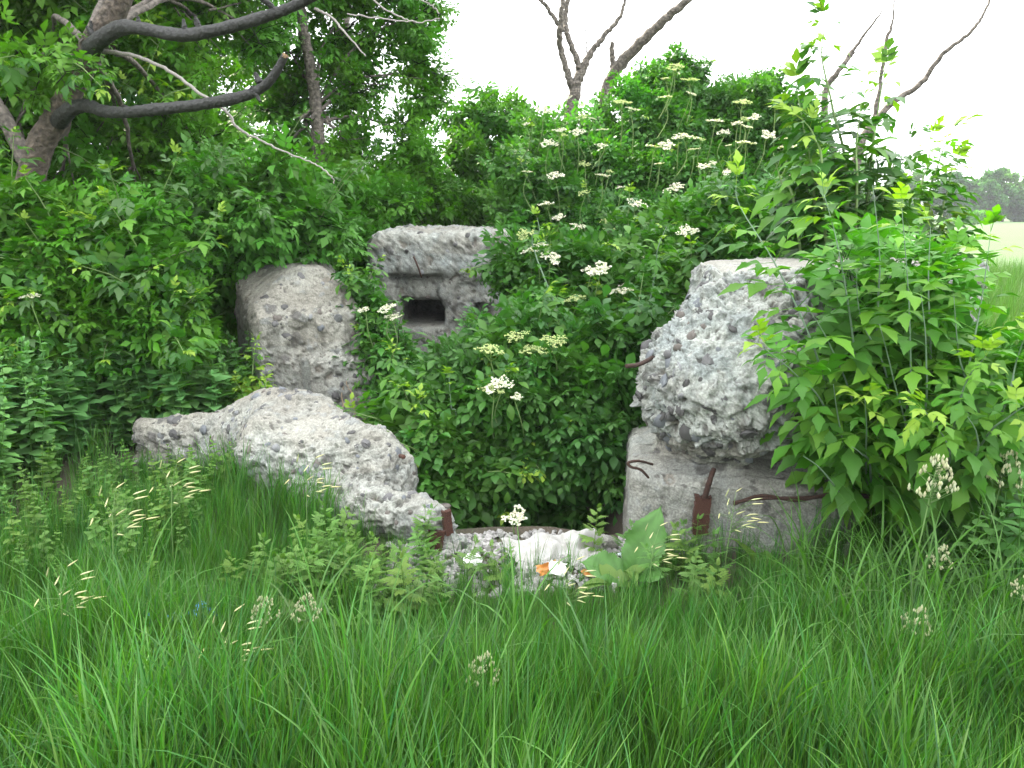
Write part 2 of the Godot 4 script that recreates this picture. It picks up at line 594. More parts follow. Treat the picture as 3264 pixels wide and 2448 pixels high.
var pebbles := []
func embed_stones(parent: Node3D, frag: Array, count: int, sizes: Vector2, ok: Callable) -> void:
	if pebbles.is_empty():
		for k in 6:
			var st := st_new()
			var b := []
			var dirs := []
			for i in 3:
				for j in 6:
					var a := TAU * (j + 0.5 * (i % 2)) / 6
					var e := [-0.5, 0.3, 1.0][i] as float
					dirs.append(Vector3(cos(a) * cos(e), sin(e), sin(a) * cos(e)) * R(0.75, 1.15))
			var top := Vector3(0, R(0.85, 1.0), 0)
			st.set_smooth_group(-1 if k < 3 else 0)
			for i in 2:
				for j in 6:
					var j2 := (j + 1) % 6
					var a0: Vector3 = dirs[i * 6 + j]
					var a1: Vector3 = dirs[i * 6 + j2]
					var b0: Vector3 = dirs[(i + 1) * 6 + (j if i == 0 else j)]
					var b1: Vector3 = dirs[(i + 1) * 6 + j2]
					tri(st, a0, b0, a1, Color.WHITE, Color.WHITE, Color.WHITE)
					tri(st, a1, b0, b1, Color.WHITE, Color.WHITE, Color.WHITE)
			for j in 6:
				tri(st, dirs[12 + j], top, dirs[12 + (j + 1) % 6], Color.WHITE, Color.WHITE, Color.WHITE)
			b.append(done(st))
			pebbles.append(b[0])
	var P: PackedVector3Array = frag[1]
	var N: PackedVector3Array = frag[2]
	var n := 0
	var guard := 0
	while n < count and guard < count * 60:
		guard += 1
		var i := rng.randi() % P.size()
		if not ok.call(P[i], N[i]): continue
		var s := lerpf(sizes.x, sizes.y, pow(R(0, 1), 1.8))
		var b := frame(N[i], unit())
		b = Basis(b.x * R(0.8, 1.4), b.z * R(0.35, 0.6), -b.y) .scaled(Vector3.ONE * s)
		part("stone", pebbles[rng.randi() % 6], M.stones[rng.randi() % M.stones.size()], parent, Transform3D(b, P[i] - N[i] * s * 0.24))
		n += 1

# ---------------------------------------------------------------- ground
var n_ground := FastNoiseLite.new()
func ground(x: float, z: float) -> float:
	var near := clampf(1.0 - (Vector2(x, z + 4.0).length() - 9.0) / 12.0, 0, 1)
	var h := (n_ground.get_noise_2d(x, z) * 0.07) * near
	h += 0.12 * exp(-Vector2((x + 3.3) / 1.2, (z + 5.2) / 1.2).length_squared())
	h += 0.16 * exp(-Vector2((x + 1.25) / 0.55, (z + 4.15) / 0.35).length_squared())
	# the sunken inside of the ruin
	var ax := absf(x + 0.15) - 0.85
	var az := absf(z + 5.75) - 1.6
	var q := Vector2(maxf(ax, 0), maxf(az, 0)).length() + minf(maxf(ax, az), 0.0)
	h -= 0.85 * smoothstep(0.0, -0.28, q)
	return h

func axis(marks: Array) -> Array:
	var out := []
	for m in marks:
		var x: float = m[0]
		while x < m[1] - 0.001:
			out.append(x)
			x += m[2]
	out.append(marks[-1][1])
	return out

func build_ground() -> void:
	var xs := axis([[-420, -60, 40], [-60, -12, 6], [-12, -5, 0.5], [-5, 5, 0.1], [5, 12, 0.5], [12, 60, 6], [60, 420, 40]])
	var zs := axis([[-700, -60, 40], [-60, -16, 4], [-16, -9, 0.5], [-9, 1, 0.1], [1, 6, 0.5], [6, 60, 9], [60, 240, 45]])
	var P := PackedVector3Array()
	var C := PackedColorArray()
	var N := PackedVector3Array()
	var I := PackedInt32Array()
	for z in zs:
		for x in xs:
			P.append(Vector3(x, ground(x, z), z))
			var e := 0.05
			N.append(Vector3(ground(x - e, z) - ground(x + e, z), 2 * e, ground(x, z - e) - ground(x, z + e)).normalized())
			var soil := Color(0.085, 0.065, 0.045).lerp(Color(0.05, 0.045, 0.025), clampf(0.5 + n_ground.get_noise_2d(x * 3, z * 3), 0, 1))
			var meadow := Color(0.066, 0.14, 0.028).lerp(Color(0.078, 0.145, 0.038), clampf(0.5 + n_ground.get_noise_2d(x * 0.2, z * 0.2 + 50), 0, 1))
			C.append(soil.lerp(meadow, smoothstep(8.0, 13.0, Vector2(x, z + 4.0).length())))
	var w := xs.size()
	for j in zs.size() - 1:
		for i in w - 1:
			var a := j * w + i
			I.append_array([a, a + 1, a + w + 1, a, a + w + 1, a + w])
	var arr := []
	arr.resize(Mesh.ARRAY_MAX)
	arr[Mesh.ARRAY_VERTEX] = P
	arr[Mesh.ARRAY_NORMAL] = N
	arr[Mesh.ARRAY_COLOR] = C
	arr[Mesh.ARRAY_INDEX] = I
	var m := ArrayMesh.new()
	m.add_surface_from_arrays(Mesh.PRIMITIVE_TRIANGLES, arr)
	tag(part("ground", m, M.soil, self), "soil under the grass running out into a flat sunlit green field", "", "", "structure")

# ---------------------------------------------------------------- grass
func tuft(blades: int, len: Vector2, width: Vector2, lean: float, arch: float, spread: float, seg := 6, c := Color.WHITE) -> ArrayMesh:
	var st := st_new()
	for k in blades:
		var L := R(len.x, len.y)
		var W := R(width.x, width.y) * 0.5
		var yaw := R(0, TAU)
		var th := absf(rng.randfn(0.0, lean))
		var bend := arch * R(0.3, 1.6)
		var f := Vector3(sin(yaw), 0, cos(yaw))
		var s := Vector3(cos(yaw), 0, -sin(yaw)).rotated(Vector3.UP, R(-0.7, 0.7))
		var p := Vector3(R(-1, 1), 0, R(-1, 1)) * spread
		var v := R(0.55, 1.3)
		var cc := Color(c.r * v * R(0.8, 1.25), c.g * v, c.b * v * R(0.8, 1.3))
		if R(0, 1) < 0.04:
			cc = Color(3.6, 1.25, 4.0)  # a dry straw
		var pl := p
		var pr := p
		for i in seg + 1:
			var t := float(i) / seg
			var a := th + bend * t * t
			var w := W * (0.75 + 0.5 * t) * (1.0 - pow(t, 3.0)) if i < seg else 0.0
			var nl := p - s * w
			var nr := p + s * w
			if i > 0:
				if i < seg:
					tri(st, pl, nl, pr, cc, cc, cc)
					tri(st, pr, nl, nr, cc, cc, cc)
				else:
					tri(st, pl, p, pr, cc, cc, cc)
			pl = nl
			pr = nr
			p += (f * sin(a) + Vector3.UP * cos(a)) * L / seg
	return done(st)

func panicle(kind: int) -> ArrayMesh:
	var st := st_new()
	var H := 1.0
	var stalk := Color(0.13, 0.24, 0.07)
	var top := Vector3(0.05, H, 0.03)
	tube(st, [Vector3.ZERO, Vector3(0.01, H * 0.5, 0.0), top], [0.005, 0.0042, 0.0025], 4, stalk)
	var grain := Color(0.52, 0.52, 0.26) if kind == 0 else Color(0.52, 0.54, 0.32)
	if kind == 0:  # drooping brome: long narrow spikelets on thin rays
		for k in 16:
			var y := H * R(0.74, 1.0)
			var b := Vector3(0.05 * y, y, 0.03 * y)
			var d := Vector3(R(-1, 1), R(0.35, 1.1), R(-1, 1)).normalized()
			var e := b + d * R(0.09, 0.24) + Vector3(0.05, -0.02, 0)
			tube(st, [b, e], [0.0026, 0.002], 3, stalk, 0, false)
			var g := (d * 0.5 + Vector3(0.35, -0.25, 0.0)).normalized()
			tube(st, [e, e + g * 0.025, e + g * 0.06, e + g * 0.10], [0.0015, 0.0075, 0.006, 0.001], 4, _vary(grain), 0, false)
	else:  # dense knots of seed, close to the stalk
		for k in 34:
			var f := R(0, 1)
			var y := H * lerpf(0.76, 1.0, f)
			var b := Vector3(0.05 * y, y, 0.03 * y)
			var a := R(0, TAU)
			var e := b + Vector3(cos(a), R(0.2, 0.8), sin(a)) * (0.10 * (1.0 - f) + 0.015)
			tube(st, [b, e], [0.0026, 0.002], 3, stalk, 0, false)
			for j in 3:
				var q := e + unit() * 0.012
				tube(st, [q, q + Vector3(0, 0.012, 0), q + Vector3(0, 0.026, 0)], [0.0015, 0.008, 0.001], 4, _vary(grain), 0, false)
	return done(st)

func clear_of_walls(x: float, z: float) -> bool:
	var p := Vector3(x, 0, z)
	if ground(x, z) < -0.12: return false
	for i in SLAB_LINE.size() - 1:
		var c := Geometry2D.get_closest_point_to_segment(Vector2(x, z), Vector2(SLAB_LINE[i].x, SLAB_LINE[i].z), Vector2(SLAB_LINE[i + 1].x, SLAB_LINE[i + 1].z))
		if c.distance_to(Vector2(x, z)) < 0.17: return false
	var w := p - WALL_AT
	w = w.rotated(Vector3.UP, -WALL_YAW)
	if w.x > -0.05 and w.x < 0.8 and w.z < 0.03 and w.z > -1.05: return false
	w = (w - Vector3(0.75, 0, -0.12)).rotated(Vector3.UP, -0.5)
	if w.x > -0.2 and w.x < 1.6 and w.z < 0.0 and w.z > -1.0: return false
	return true

const WALL_AT := Vector3(0.56, 0, -3.84)
const SLAB_LINE := [Vector3(-2.303, 0.255, -5), Vector3(-1.546, 0.312, -4.9), Vector3(-1.225, 0.394, -4.65), Vector3(-0.744, 0.229, -4.3), Vector3(-0.406, 0.119, -3.9), Vector3(0.009, -0.113, -3.95)]
const WALL_YAW := -0.12
const PILLAR_AT := Vector3(-1.62, 0, -6.15)
const PILLAR_YAW := 0.5

# ---------------------------------------------------------------- materials
func lin(r: float, g: float, b: float) -> Color:
	return Color(r, g, b).linear_to_srgb()

func leaf_mat(called: String, r: float, g: float, b: float, rough := 0.45, thru := 0.9) -> StandardMaterial3D:
	var m := StandardMaterial3D.new()
	m.resource_name = called
	m.albedo_color = lin(r * 0.76, g * 0.76, b * 0.76)
	m.vertex_color_use_as_albedo = true
	m.roughness = rough + 0.06
	m.metallic_specular = 0.42
	m.backlight_enabled = true
	m.backlight = lin(0.70 * thru, thru, 0.08 * thru)
	m.cull_mode = BaseMaterial3D.CULL_DISABLED
	return m

func noise_tex(freq: float, oct: int, lo: Color, hi: Color, seed_: int, kind := FastNoiseLite.TYPE_SIMPLEX_SMOOTH) -> NoiseTexture2D:
	var n := FastNoiseLite.new()
	n.noise_type = kind
	n.frequency = freq
	n.fractal_octaves = oct
	n.seed = seed_
	var t := NoiseTexture2D.new()
	t.width = 512
	t.height = 512
	t.seamless = true
	t.noise = n
	var g := Gradient.new()
	g.set_color(0, lo)
	g.set_color(1, hi)
	t.color_ramp = g
	return t

func solid(called: String, r: float, g: float, b: float, rough := 0.85, tex: Texture2D = null, bump := 0.0, scale := 1.0, vc := false) -> StandardMaterial3D:
	var m := StandardMaterial3D.new()
	m.resource_name = called
	m.albedo_color = lin(r, g, b)
	m.roughness = rough
	m.vertex_color_use_as_albedo = vc
	m.cull_mode = BaseMaterial3D.CULL_DISABLED
	if tex:
		m.albedo_texture = tex
		m.uv1_triplanar = true
		m.uv1_scale = Vector3.ONE * scale
		if bump > 0.0:
			m.heightmap_enabled = true
			m.heightmap_texture = tex
			m.heightmap_scale = bump
	return m

func materials() -> void:
	var grit := noise_tex(0.05, 5, Color(0.62, 0.62, 0.62), Color(1, 1, 1), 1)
	var bark := noise_tex(0.03, 4, Color(0.45, 0.45, 0.45), Color(1, 1, 1), 2)
	var coarse_pale := noise_tex(0.012, 4, Color(0.8, 0.78, 0.75), Color(1, 1, 1), 16)
	var coarse := noise_tex(0.02, 5, Color(0.3, 0.3, 0.3), Color(1, 1, 1), 6)
	var rust := noise_tex(0.04, 4, Color(0.35, 0.3, 0.3), Color(1, 0.9, 0.8), 4)
	M.concrete = solid("concrete", 1.12, 1.12, 1.12, 0.9, grit, 0.6, 3.0, true)
	M.concrete.albedo_color = lin(0.845, 0.835, 0.775)
	M.stones = []
	for c in [[0.10, 0.097, 0.097], [0.14, 0.136, 0.138], [0.17, 0.183, 0.2], [0.075, 0.072, 0.07], [0.145, 0.125, 0.11], [0.24, 0.245, 0.25]]:
		M.stones.append(solid("aggregate", c[0], c[1], c[2], 0.7, grit, 0.2, 6.0))
	M.soil = solid("soil", 1, 1, 1, 0.95, grit, 1.0, 2.0, true)
	M.bark = solid("bark", 0.19, 0.15, 0.12, 0.9, coarse, 3.0, 2.0)
	M.dark_bark = solid("dark_bark", 0.042, 0.042, 0.04, 0.7, coarse, 1.6, 2.5)
	M.grey_bark = solid("grey_bark", 0.24, 0.205, 0.175, 0.9, coarse, 2.0, 2.0)
	M.pale_wood = solid("pale_wood", 0.42, 0.39, 0.35, 0.8, bark, 0.4, 8.0)
	M.fresh_wood = solid("fresh_wood", 0.30, 0.19, 0.09, 0.85, bark, 0.4, 9.0)
	M.twig = solid("twig", 0.13, 0.11, 0.075, 0.85, bark, 0.3, 10.0)
	M.stem_pale = solid("pale_stem", 0.12, 0.19, 0.12, 0.6)
	M.stem_green = solid("green_stem", 0.14, 0.22, 0.07, 0.6)
	M.rust = solid("rust", 0.115, 0.052, 0.036, 0.9, rust, 0.5, 8.0)
	M.dark_rust = solid("dark_rust", 0.075, 0.042, 0.032, 0.9, rust, 0.5, 8.0)
	M.petal = leaf_mat("blossom", 1, 1, 1, 0.8, 0.6)
	M.elder = leaf_mat("elder_leaf", 0.07, 0.205, 0.036, 0.42)
	M.maple = leaf_mat("maple_leaf", 0.072, 0.225, 0.024, 0.45)
	M.young = leaf_mat("young_and_sunlit_leaf", 0.29, 0.46, 0.05, 0.5)  # young tips, and painted sun glow on some crown sprays
	M.elder_set = [M.elder, leaf_mat("elder_leaf_dark", 0.05, 0.165, 0.034, 0.4), leaf_mat("elder_leaf_light", 0.115, 0.28, 0.04, 0.45)]
	M.maple_set = [M.maple, leaf_mat("maple_leaf_light", 0.13, 0.32, 0.03, 0.5), leaf_mat("maple_leaf_deep", 0.05, 0.175, 0.025, 0.45), leaf_mat("maple_leaf_grey", 0.12, 0.235, 0.08, 0.4)]
	M.grass = leaf_mat("grass_blade", 0.094, 0.245, 0.036, 0.4)
	M.herb = leaf_mat("herb_leaf", 0.18, 0.40, 0.115, 0.5)
	M.herb_pale = leaf_mat("pale_herb_leaf", 0.15, 0.29, 0.06, 0.55)
	M.seed = leaf_mat("seed_head", 1, 1, 1, 0.7, 0.4)
	M.far = leaf_mat("far_leaf", 0.075, 0.19, 0.06, 0.6)
	M.cloth = solid("cloth", 0.37, 0.37, 0.36, 0.95, coarse_pale, 0.0, 3.0)
	M.white = solid("glazed_white", 0.6, 0.6, 0.58, 0.4)
	M.orange = solid("orange_foil", 0.42, 0.17, 0.04, 0.4)
	M.blue = solid("blue_plastic", 0.10, 0.30, 0.66, 0.4)
	M.paper = solid("paper", 0.62, 0.70, 0.76, 0.8)
	M.root = solid("dry_root", 0.24, 0.18, 0.125, 0.9)

# ---------------------------------------------------------------- the place
func _ready() -> void:
	rng.seed = 20240611
	# camera, sky, sun, exposure
	var cam := Camera3D.new()
	cam.name = "camera"
	cam.position = Vector3(0, 1.65, 0)
	cam.rotation_degrees = Vector3(-11.9, 0, 0)
	cam.fov = 49.71
	cam.far = 2000.0
	cam.current = true
	add_child(cam)
	var env := Environment.new()
	env.background_mode = Environment.BG_SKY
	var sky := ProceduralSkyMaterial.new()
	sky.sky_top_color = Color(0.98, 0.99, 1.0)
	sky.sky_horizon_color = Color(0.74, 0.75, 0.75)
	sky.sky_curve = 0.3
	sky.ground_bottom_color = Color(0.3, 0.36, 0.2)
	sky.ground_horizon_color = Color(0.5, 0.56, 0.42)
	sky.energy_multiplier = 1.45
	env.sky = Sky.new()
	env.sky.sky_material = sky
	env.background_energy_multiplier = 1.0
	env.tonemap_mode = Environment.TONE_MAPPER_LINEAR
	env.tonemap_exposure = 4.1
	env.fog_enabled = true
	env.fog_density = 0.0006
	env.fog_light_color = Color(0.94, 0.96, 1.0)
	env.sdfgi_enabled = true
	env.ssao_enabled = true
	env.ssil_enabled = true
	var we := WorldEnvironment.new()
	we.name = "world_environment"
	we.environment = env
	add_child(we)
	var sun := DirectionalLight3D.new()
	sun.name = "sun"
	sun.rotation_degrees = Vector3(-40, -143, 0)
	sun.light_color = Color(1.0, 0.95, 0.85)
	sun.light_energy = 1.35
	sun.light_angular_distance = 0.53
	sun.shadow_enabled = true
	sun.sky_mode = DirectionalLight3D.SKY_MODE_LIGHT_ONLY
	add_child(sun)

	noises()
	n_ground.noise_type = FastNoiseLite.TYPE_SIMPLEX_SMOOTH
	n_ground.frequency = 0.9
	n_ground.seed = 21
	materials()
	build_ground()
	build_concrete()
	build_trees()
	build_shrubs()
	build_saplings()
	build_far()
	build_grass()
	build_small()

func build_concrete() -> void:
	# the right wall end: an overhanging broken lump on a lower course
	var wall := thing("concrete_wall_fragment", WALL_AT, "broken grey concrete wall end with bulging rough lump above a deep notch", "ruin")
	wall.rotation.y = WALL_YAW
	var wall_sdf := func(p: Vector3) -> float:
		var q := (p - Vector3(0.75, 0, -0.12)).rotated(Vector3.UP, -0.5)
		var course := rbox(p, Vector3(0.56, -0.06, -0.50), Vector3(0.55, 0.46, 0.46), 0.05)
		course = minf(course, rbox(q, Vector3(0.6, -0.06, -0.48), Vector3(0.8, 0.46, 0.44), 0.05))
		course = maxf(course, p.y - (0.40 - 0.16 * maxf(0.0, p.z + 0.3) + 0.1 * maxf(0.0, 0.25 - p.x)))
		var neck := rbox(p, Vector3(0.62, 0.5, -0.66), Vector3(0.46, 0.28, 0.34), 0.06)
		neck = minf(neck, rbox(q, Vector3(0.7, 0.5, -0.6), Vector3(0.9, 0.28, 0.36), 0.06))
		var lump := ell(p, Vector3(0.50, 0.83, -0.30), Vector3(0.47, 0.44, 0.45))
		lump = smin(lump, rbox(p, Vector3(0.80, 1.10, -0.58), Vector3(0.42, 0.28, 0.44), 0.12), 0.18)
		lump = maxf(lump, (p - Vector3(0.5, 1.36, -0.28)).dot(Vector3(-0.1, 0.66, 0.75)))
		var top := rbox(q, Vector3(0.76, 0.98, -0.62), Vector3(0.70, 0.40, 0.46), 0.07)
		var up := smin(lump, top, 0.12)
		up = -smin(-up, -(p - Vector3(0.33, 1.36, 0.0)).dot(Vector3(-0.84, 0.54, 0.0)), 0.22)
		up = maxf(up, p.y - 1.35 - 0.02 * p.x)
		var d := smin(minf(course, 9.0), smin(neck, up, 0.10), 0.05)
		d = maxf(d, -rbox(p, Vector3(0.95, 0.47, 0.0), Vector3(0.35, 0.06, 0.3), 0.03))
		return d
	var wall_look := func(p: Vector3, n: Vector3) -> Array:
		if n.y > 0.8 and p.y > 1.2: return [0.25, 0.85, 0.5]
		if p.y < 0.42: return [0.45 if n.z > 0.5 else 0.3, 0.62, 0.7]
		if p.y < 0.56: return [0.7, 0.8]
		return [1.15, 0.12]
	var f := fragment(wall_sdf, Vector3(-0.15, -0.55, -2.0), Vector3(2.4, 1.55, 0.3), 0.04, 5, wall_look)
	var body := part("wall", f[0], M.concrete, wall)
	embed_stones(body, f, 230, Vector2(0.012, 0.046), func(p: Vector3, n: Vector3) -> bool: return p.y > 0.45 and p.x < 1.2 and n.y < 0.75 and (n.z > 0.1 or n.x < -0.45) and p.z > -0.75 and p.y < 1.33)
	var st := st_new()
	limb(st, [Vector3(1.02, 1.12, -0.16), Vector3(1.0, 1.16, 0.02), Vector3(0.965, 1.10, 0.06), Vector3(0.955, 1.02, 0.06), Vector3(0.98, 0.955, 0.02)], [0.013, 0.013, 0.013, 0.013, 0.012], 8, 0.04)
	tag(part("rebar", done(st), M.dark_rust, wall), "bent rusty bar hooked out of the wall")
	st = st_new()
	limb(st, [Vector3(0.12, 0.93, -0.25), Vector3(0.04, 0.925, -0.06), Vector3(-0.02, 0.93, 0.02)], [0.011, 0.011, 0.011], 8, 0.04)
	part("rebar", done(st), M.dark_rust, wall)
	st = st_new()
	limb(st, [Vector3(0.12, 0.43, -0.06), Vector3(0.05, 0.475, 0.04), Vector3(0.0, 0.47, 0.06), Vector3(0.015, 0.45, 0.06), Vector3(0.06, 0.435, 0.05), Vector3(0.10, 0.39, 0.03)], [0.007, 0.007, 0.007, 0.007, 0.007, 0.006], 6, 0.04)
	part("rebar", done(st), M.dark_rust, wall)
	for k in 2:
		st = st_new()
		limb(st, [Vector3(0.5, 0.29 - 0.01 * k, 0.05), Vector3(0.62, 0.325 + 0.015 * k, 0.08), Vector3(0.78, 0.335 - 0.012 * k, 0.08), Vector3(0.95, 0.345 + 0.014 * k, 0.07), Vector3(1.2, 0.34, 0.03)], [0.008, 0.008, 0.008, 0.008, 0.008], 6, 0.08)
		part("wire", done(st), M.dark_rust, wall)
	var plate := ragged(Vector3(0.08, 0.2, 0.05))
	tag(part("rusty_plate", plate, M.rust, wall, Transform3D(Basis(Vector3.BACK, -0.04), Vector3(0.36, 0.20, -0.008))), "brown rusted steel plate set in the lower block")
	st = st_new()
	limb(st, [Vector3(0.37, 0.30, 0.02), Vector3(0.385, 0.38, 0.03), Vector3(0.41, 0.43, -0.02)], [0.014, 0.013, 0.012], 6, 0.08)
	part("rebar", done(st), M.dark_rust, wall)

	# the low slab on the left, heaved up and sloping to the right
	var slab := thing("concrete_slab_fragment", Vector3(-1.076, 0, -4.273), "low heaved concrete slab full of dark pebbles, sloping down behind the grass", "ruin")
	var o := slab.position
	var A := Vector3(-1.485, 0.368, -4.8) - o
	var B := Vector3(-1.211, 0.408, -4.65) - o
	var D := Vector3(-0.832, 0.279, -4.35) - o
	var E1 := Vector3(-2.285, 0.3, -5) - o
	var E2 := Vector3(-1.546, 0.312, -4.9) - o
	var F1 := Vector3(-0.98, 0.156, -4.1) - o
	var F2 := Vector3(-0.406, 0.119, -3.9) - o
	var G1 := Vector3(-0.334, 0.042, -3.85) - o
	var G2 := Vector3(0.009, -0.091, -3.9) - o
	var slab_sdf := func(p: Vector3) -> float:
		var d := cap(p, A, B, 0.16, 0.17)
		d = smin(d, cap(p, B, D, 0.18, 0.17), 0.15)
		d = smin(d, ell(p, (B + D) * 0.5 + Vector3(0.08, -0.12, 0.12), Vector3(0.42, 0.27, 0.26)), 0.12)
		d = smin(d, rbox((p - (B + D) * 0.5 + Vector3(0.06, 0.18, -0.02)).rotated(Vector3.BACK, 0.58).rotated(Vector3.RIGHT, 0.35), Vector3.ZERO, Vector3(0.46, 0.13, 0.3), 0.06), 0.2)
		d = smin(d, cap(p, E1, E2 + Vector3(0.1, 0, 0), 0.07, 0.17), 0.28)
		d = smin(d, cap(p, E1 - Vector3(0, 0.2, 0), E2 - Vector3(0, 0.2, 0), 0.09, 0.22), 0.14)
		d = smin(d, cap(p, F1, F2, 0.14, 0.10), 0.08)
		d = smin(d, cap(p, B - Vector3(0.05, 0.4, -0.1), D - Vector3(0, 0.35, 0), 0.28, 0.22), 0.15)
		d = smin(d, cap(p, G1 - Vector3(0, 0.1, 0), G2 - Vector3(0, 0.1, 0), 0.13, 0.10), 0.08)
		return d
	var slab_look := func(p: Vector3, n: Vector3) -> Array:
		var front := clampf(0.3 + 1.5 * n_low.get_noise_3dv(p * 1.2 + Vector3(2, 2, 2)) + 0.7 * (n.z - 0.45), 0, 1)
		if p.x > F1.x + 0.1 and p.y < F1.y + 0.15: front = 1.0
		return [lerpf(0.55, 1.05, front), lerpf(0.95, 0.35, front)]
	f = fragment(slab_sdf, E1 + Vector3(-0.3, -0.55, -0.45), Vector3(G2.x + 0.2, B.y + 0.3, F2.z + 0.45), 0.04, 5, slab_look)
	body = part("slab", f[0], M.concrete, slab)
	embed_stones(body, f, 230, Vector2(0.012, 0.040), func(p: Vector3, n: Vector3) -> bool: return n.y > -0.2 and n.z > -0.4 and p.y > -0.1)
	var ch := ragged(Vector3(0.045, 0.13, 0.025))
	tag(part("rusty_plate", ch, M.rust, slab, Transform3D(Basis(Vector3.UP, 0.5) * Basis(Vector3.BACK, 0.1), Vector3(-0.313, 0.171, -3.78) - o)), "rusted steel strip standing out of the slab's broken right end")
	ch = ragged(Vector3(0.085, 0.11, 0.02))
	part("rusty_plate", ch, M.rust, slab, Transform3D(Basis(Vector3.UP, 0.3) * Basis(Vector3.BACK, -0.15), Vector3(-0.369, 0.093, -3.74) - o))
	st = st_new()
	limb(st, [Vector3(-0.596, 0.362, -4.25) - o, Vector3(-0.561, 0.396, -4.12) - o], [0.012, 0.012], 7)
	part("rebar", done(st), M.rust, slab)

	# pillar on the left of the pit
	var pillar := thing("concrete_pillar_fragment", PILLAR_AT, "upright concrete stub with a sloping pebbly top and smooth cast left face", "ruin")
	pillar.rotation.y = PILLAR_YAW
	var pillar_sdf := func(p: Vector3) -> float:
		var d := rbox(p, Vector3(0.02, 0.0, 0), Vector3(0.37, 0.93, 0.36), 0.03)
		d = smin(d, rbox(p, Vector3(0.30, -0.02, 0.1), Vector3(0.34, 0.64, 0.40), 0.05), 0.08)
		var t := maxf((p - Vector3(0.1, 1.33, -0.1)).dot(Vector3(0.55, 0.8, 0.2).normalized()), (p - Vector3(0.1, 1.33, -0.1)).dot(Vector3(-0.52, 0.84, 0.2).normalized()))
		t = maxf(t, p.y - 1.235)
		var head := maxf(maxf(t, (p - Vector3(0, 1.1, 0.22)).dot(Vector3(0, 0.5, 0.86))), rbox(p, Vector3(0.02, 1.0, -0.02), Vector3(0.37, 0.4, 0.35), 0.03))
		return smin(d, head, 0.06)
	var pillar_look := func(p: Vector3, n: Vector3) -> Array:
		if n.x < -0.75 and p.y < 0.78: return [0.06, 0.35, 0.2]
		if p.y > 0.72: return [0.75, 0.95, 0.75]
		return [1.1, 0.65, 0.85]
	f = fragment(pillar_sdf, Vector3(-0.6, -0.9, -0.55), Vector3(0.72, 1.5, 0.65), 0.045, 4, pillar_look)
	body = part("pillar", f[0], M.concrete, pillar)
	embed_stones(body, f, 70, Vector2(0.014, 0.045), func(p: Vector3, n: Vector3) -> bool: return n.z > 0.15 and n.x > -0.5 and p.y > 0.1)
	for k in 9:
		st = st_new()
		var x := R(0.05, 0.5)
		var y := R(0.2, 0.5)
		limb(st, [Vector3(x, y, 0.5), Vector3(x + R(-0.08, 0.08), y - 0.2, 0.56), Vector3(x + R(-0.12, 0.12), y - 0.45, 0.54), Vector3(x + R(-0.15, 0.15), y - 0.75, 0.57)], [0.004, 0.006, 0.004, 0.002], 4, 0.0, 0.01)
		part("dry_root", done(st), M.root, pillar)

	# back wall with its embrasure
	var back := thing("embrasure_wall", Vector3(-0.447, 0.628, -7.5) * Vector3(1, 0, 1), "far concrete wall with a dark slot window under a stepped lintel", "ruin")
	var bo := back.position
	var wl := Vector3(-1.014, 0.847, -7.5) - bo
	var wr := Vector3(-0.608, 0.594, -7.5) - bo
	var l0 := Vector3(-1.116, 1.072, -7.5) - bo
	var l1 := Vector3(-0.601, 0.997, -7.5) - bo
	var l2 := Vector3(-1.044, 0.989, -7.5) - bo
	var l3 := Vector3(-0.654, 0.855, -7.5) - bo
	var r0 := Vector3(-0.352, 0.83, -7.5) - bo
	var r1 := Vector3(-0.186, 0.478, -7.5) - bo
	var topy: float = (Vector3(-0.437, 1.461, -7.5)).y
	var lx: float = (Vector3(-1.296, 1.047, -7.5) - bo).x
	var back_sdf := func(p: Vector3) -> float:
		var d := rbox(p, Vector3((lx + 0.42) * 0.5, topy - 1.2, -0.7), Vector3((0.42 - lx) * 0.5, 1.2, 0.7), 0.04)
		d = maxf(d, (p - Vector3(lx + 0.1, topy - 0.08, 0)).dot(Vector3(-0.72, 0.69, 0)))
		d = smin(d, rbox(p, Vector3((lx + l1.x) * 0.5 + 0.2, topy - 0.22, 0.02), Vector3((l1.x - lx) * 0.5 + 0.16, 0.2, 0.05), 0.05), 0.06)
		d = maxf(d, -rbox(p, Vector3((wl.x + wr.x) * 0.5, (wl.y + wr.y) * 0.5, 0), Vector3((wr.x - wl.x) * 0.5, (wl.y - wr.y) * 0.5, 1.25), 0.01))
		d = maxf(d, -rbox(p, Vector3((l0.x + l1.x) * 0.5, (l0.y + l1.y) * 0.5, 0.0), Vector3((l1.x - l0.x) * 0.5, (l0.y - l1.y) * 0.5, 0.10), 0.01))
		d = maxf(d, -rbox(p, Vector3((l2.x + l3.x) * 0.5, (l2.y + l3.y) * 0.5, 0.05), Vector3((l3.x - l2.x) * 0.5, (l2.y - l3.y) * 0.5 + 0.02, 0.12), 0.01))
		d = maxf(d, -rbox(p, Vector3((r0.x + r1.x) * 0.5, (r0.y + r1.y) * 0.5, 0.0), Vector3((r1.x - r0.x) * 0.5, (r0.y - r1.y) * 0.5, 0.10), 0.02))
		return d
	var back_look := func(p: Vector3, n: Vector3) -> Array:
		if p.z < -0.12 and n.z > 0.3: return [0.1, 0.5, 0.1]
		if p.y < 0.75: return [0.7, 0.6, 0.6]
		var old := 0.7 if p.y > topy - 0.2 and n_low.get_noise_3dv(p * 1.1) < 0.1 else 0.2
		return [1.0, old, 0.8]
	f = fragment(back_sdf, Vector3(lx - 0.2, -1.0, -1.5), Vector3(0.6, topy + 0.25, 0.35), 0.045, 3, back_look)
	body = part("wall", f[0], M.concrete, back)
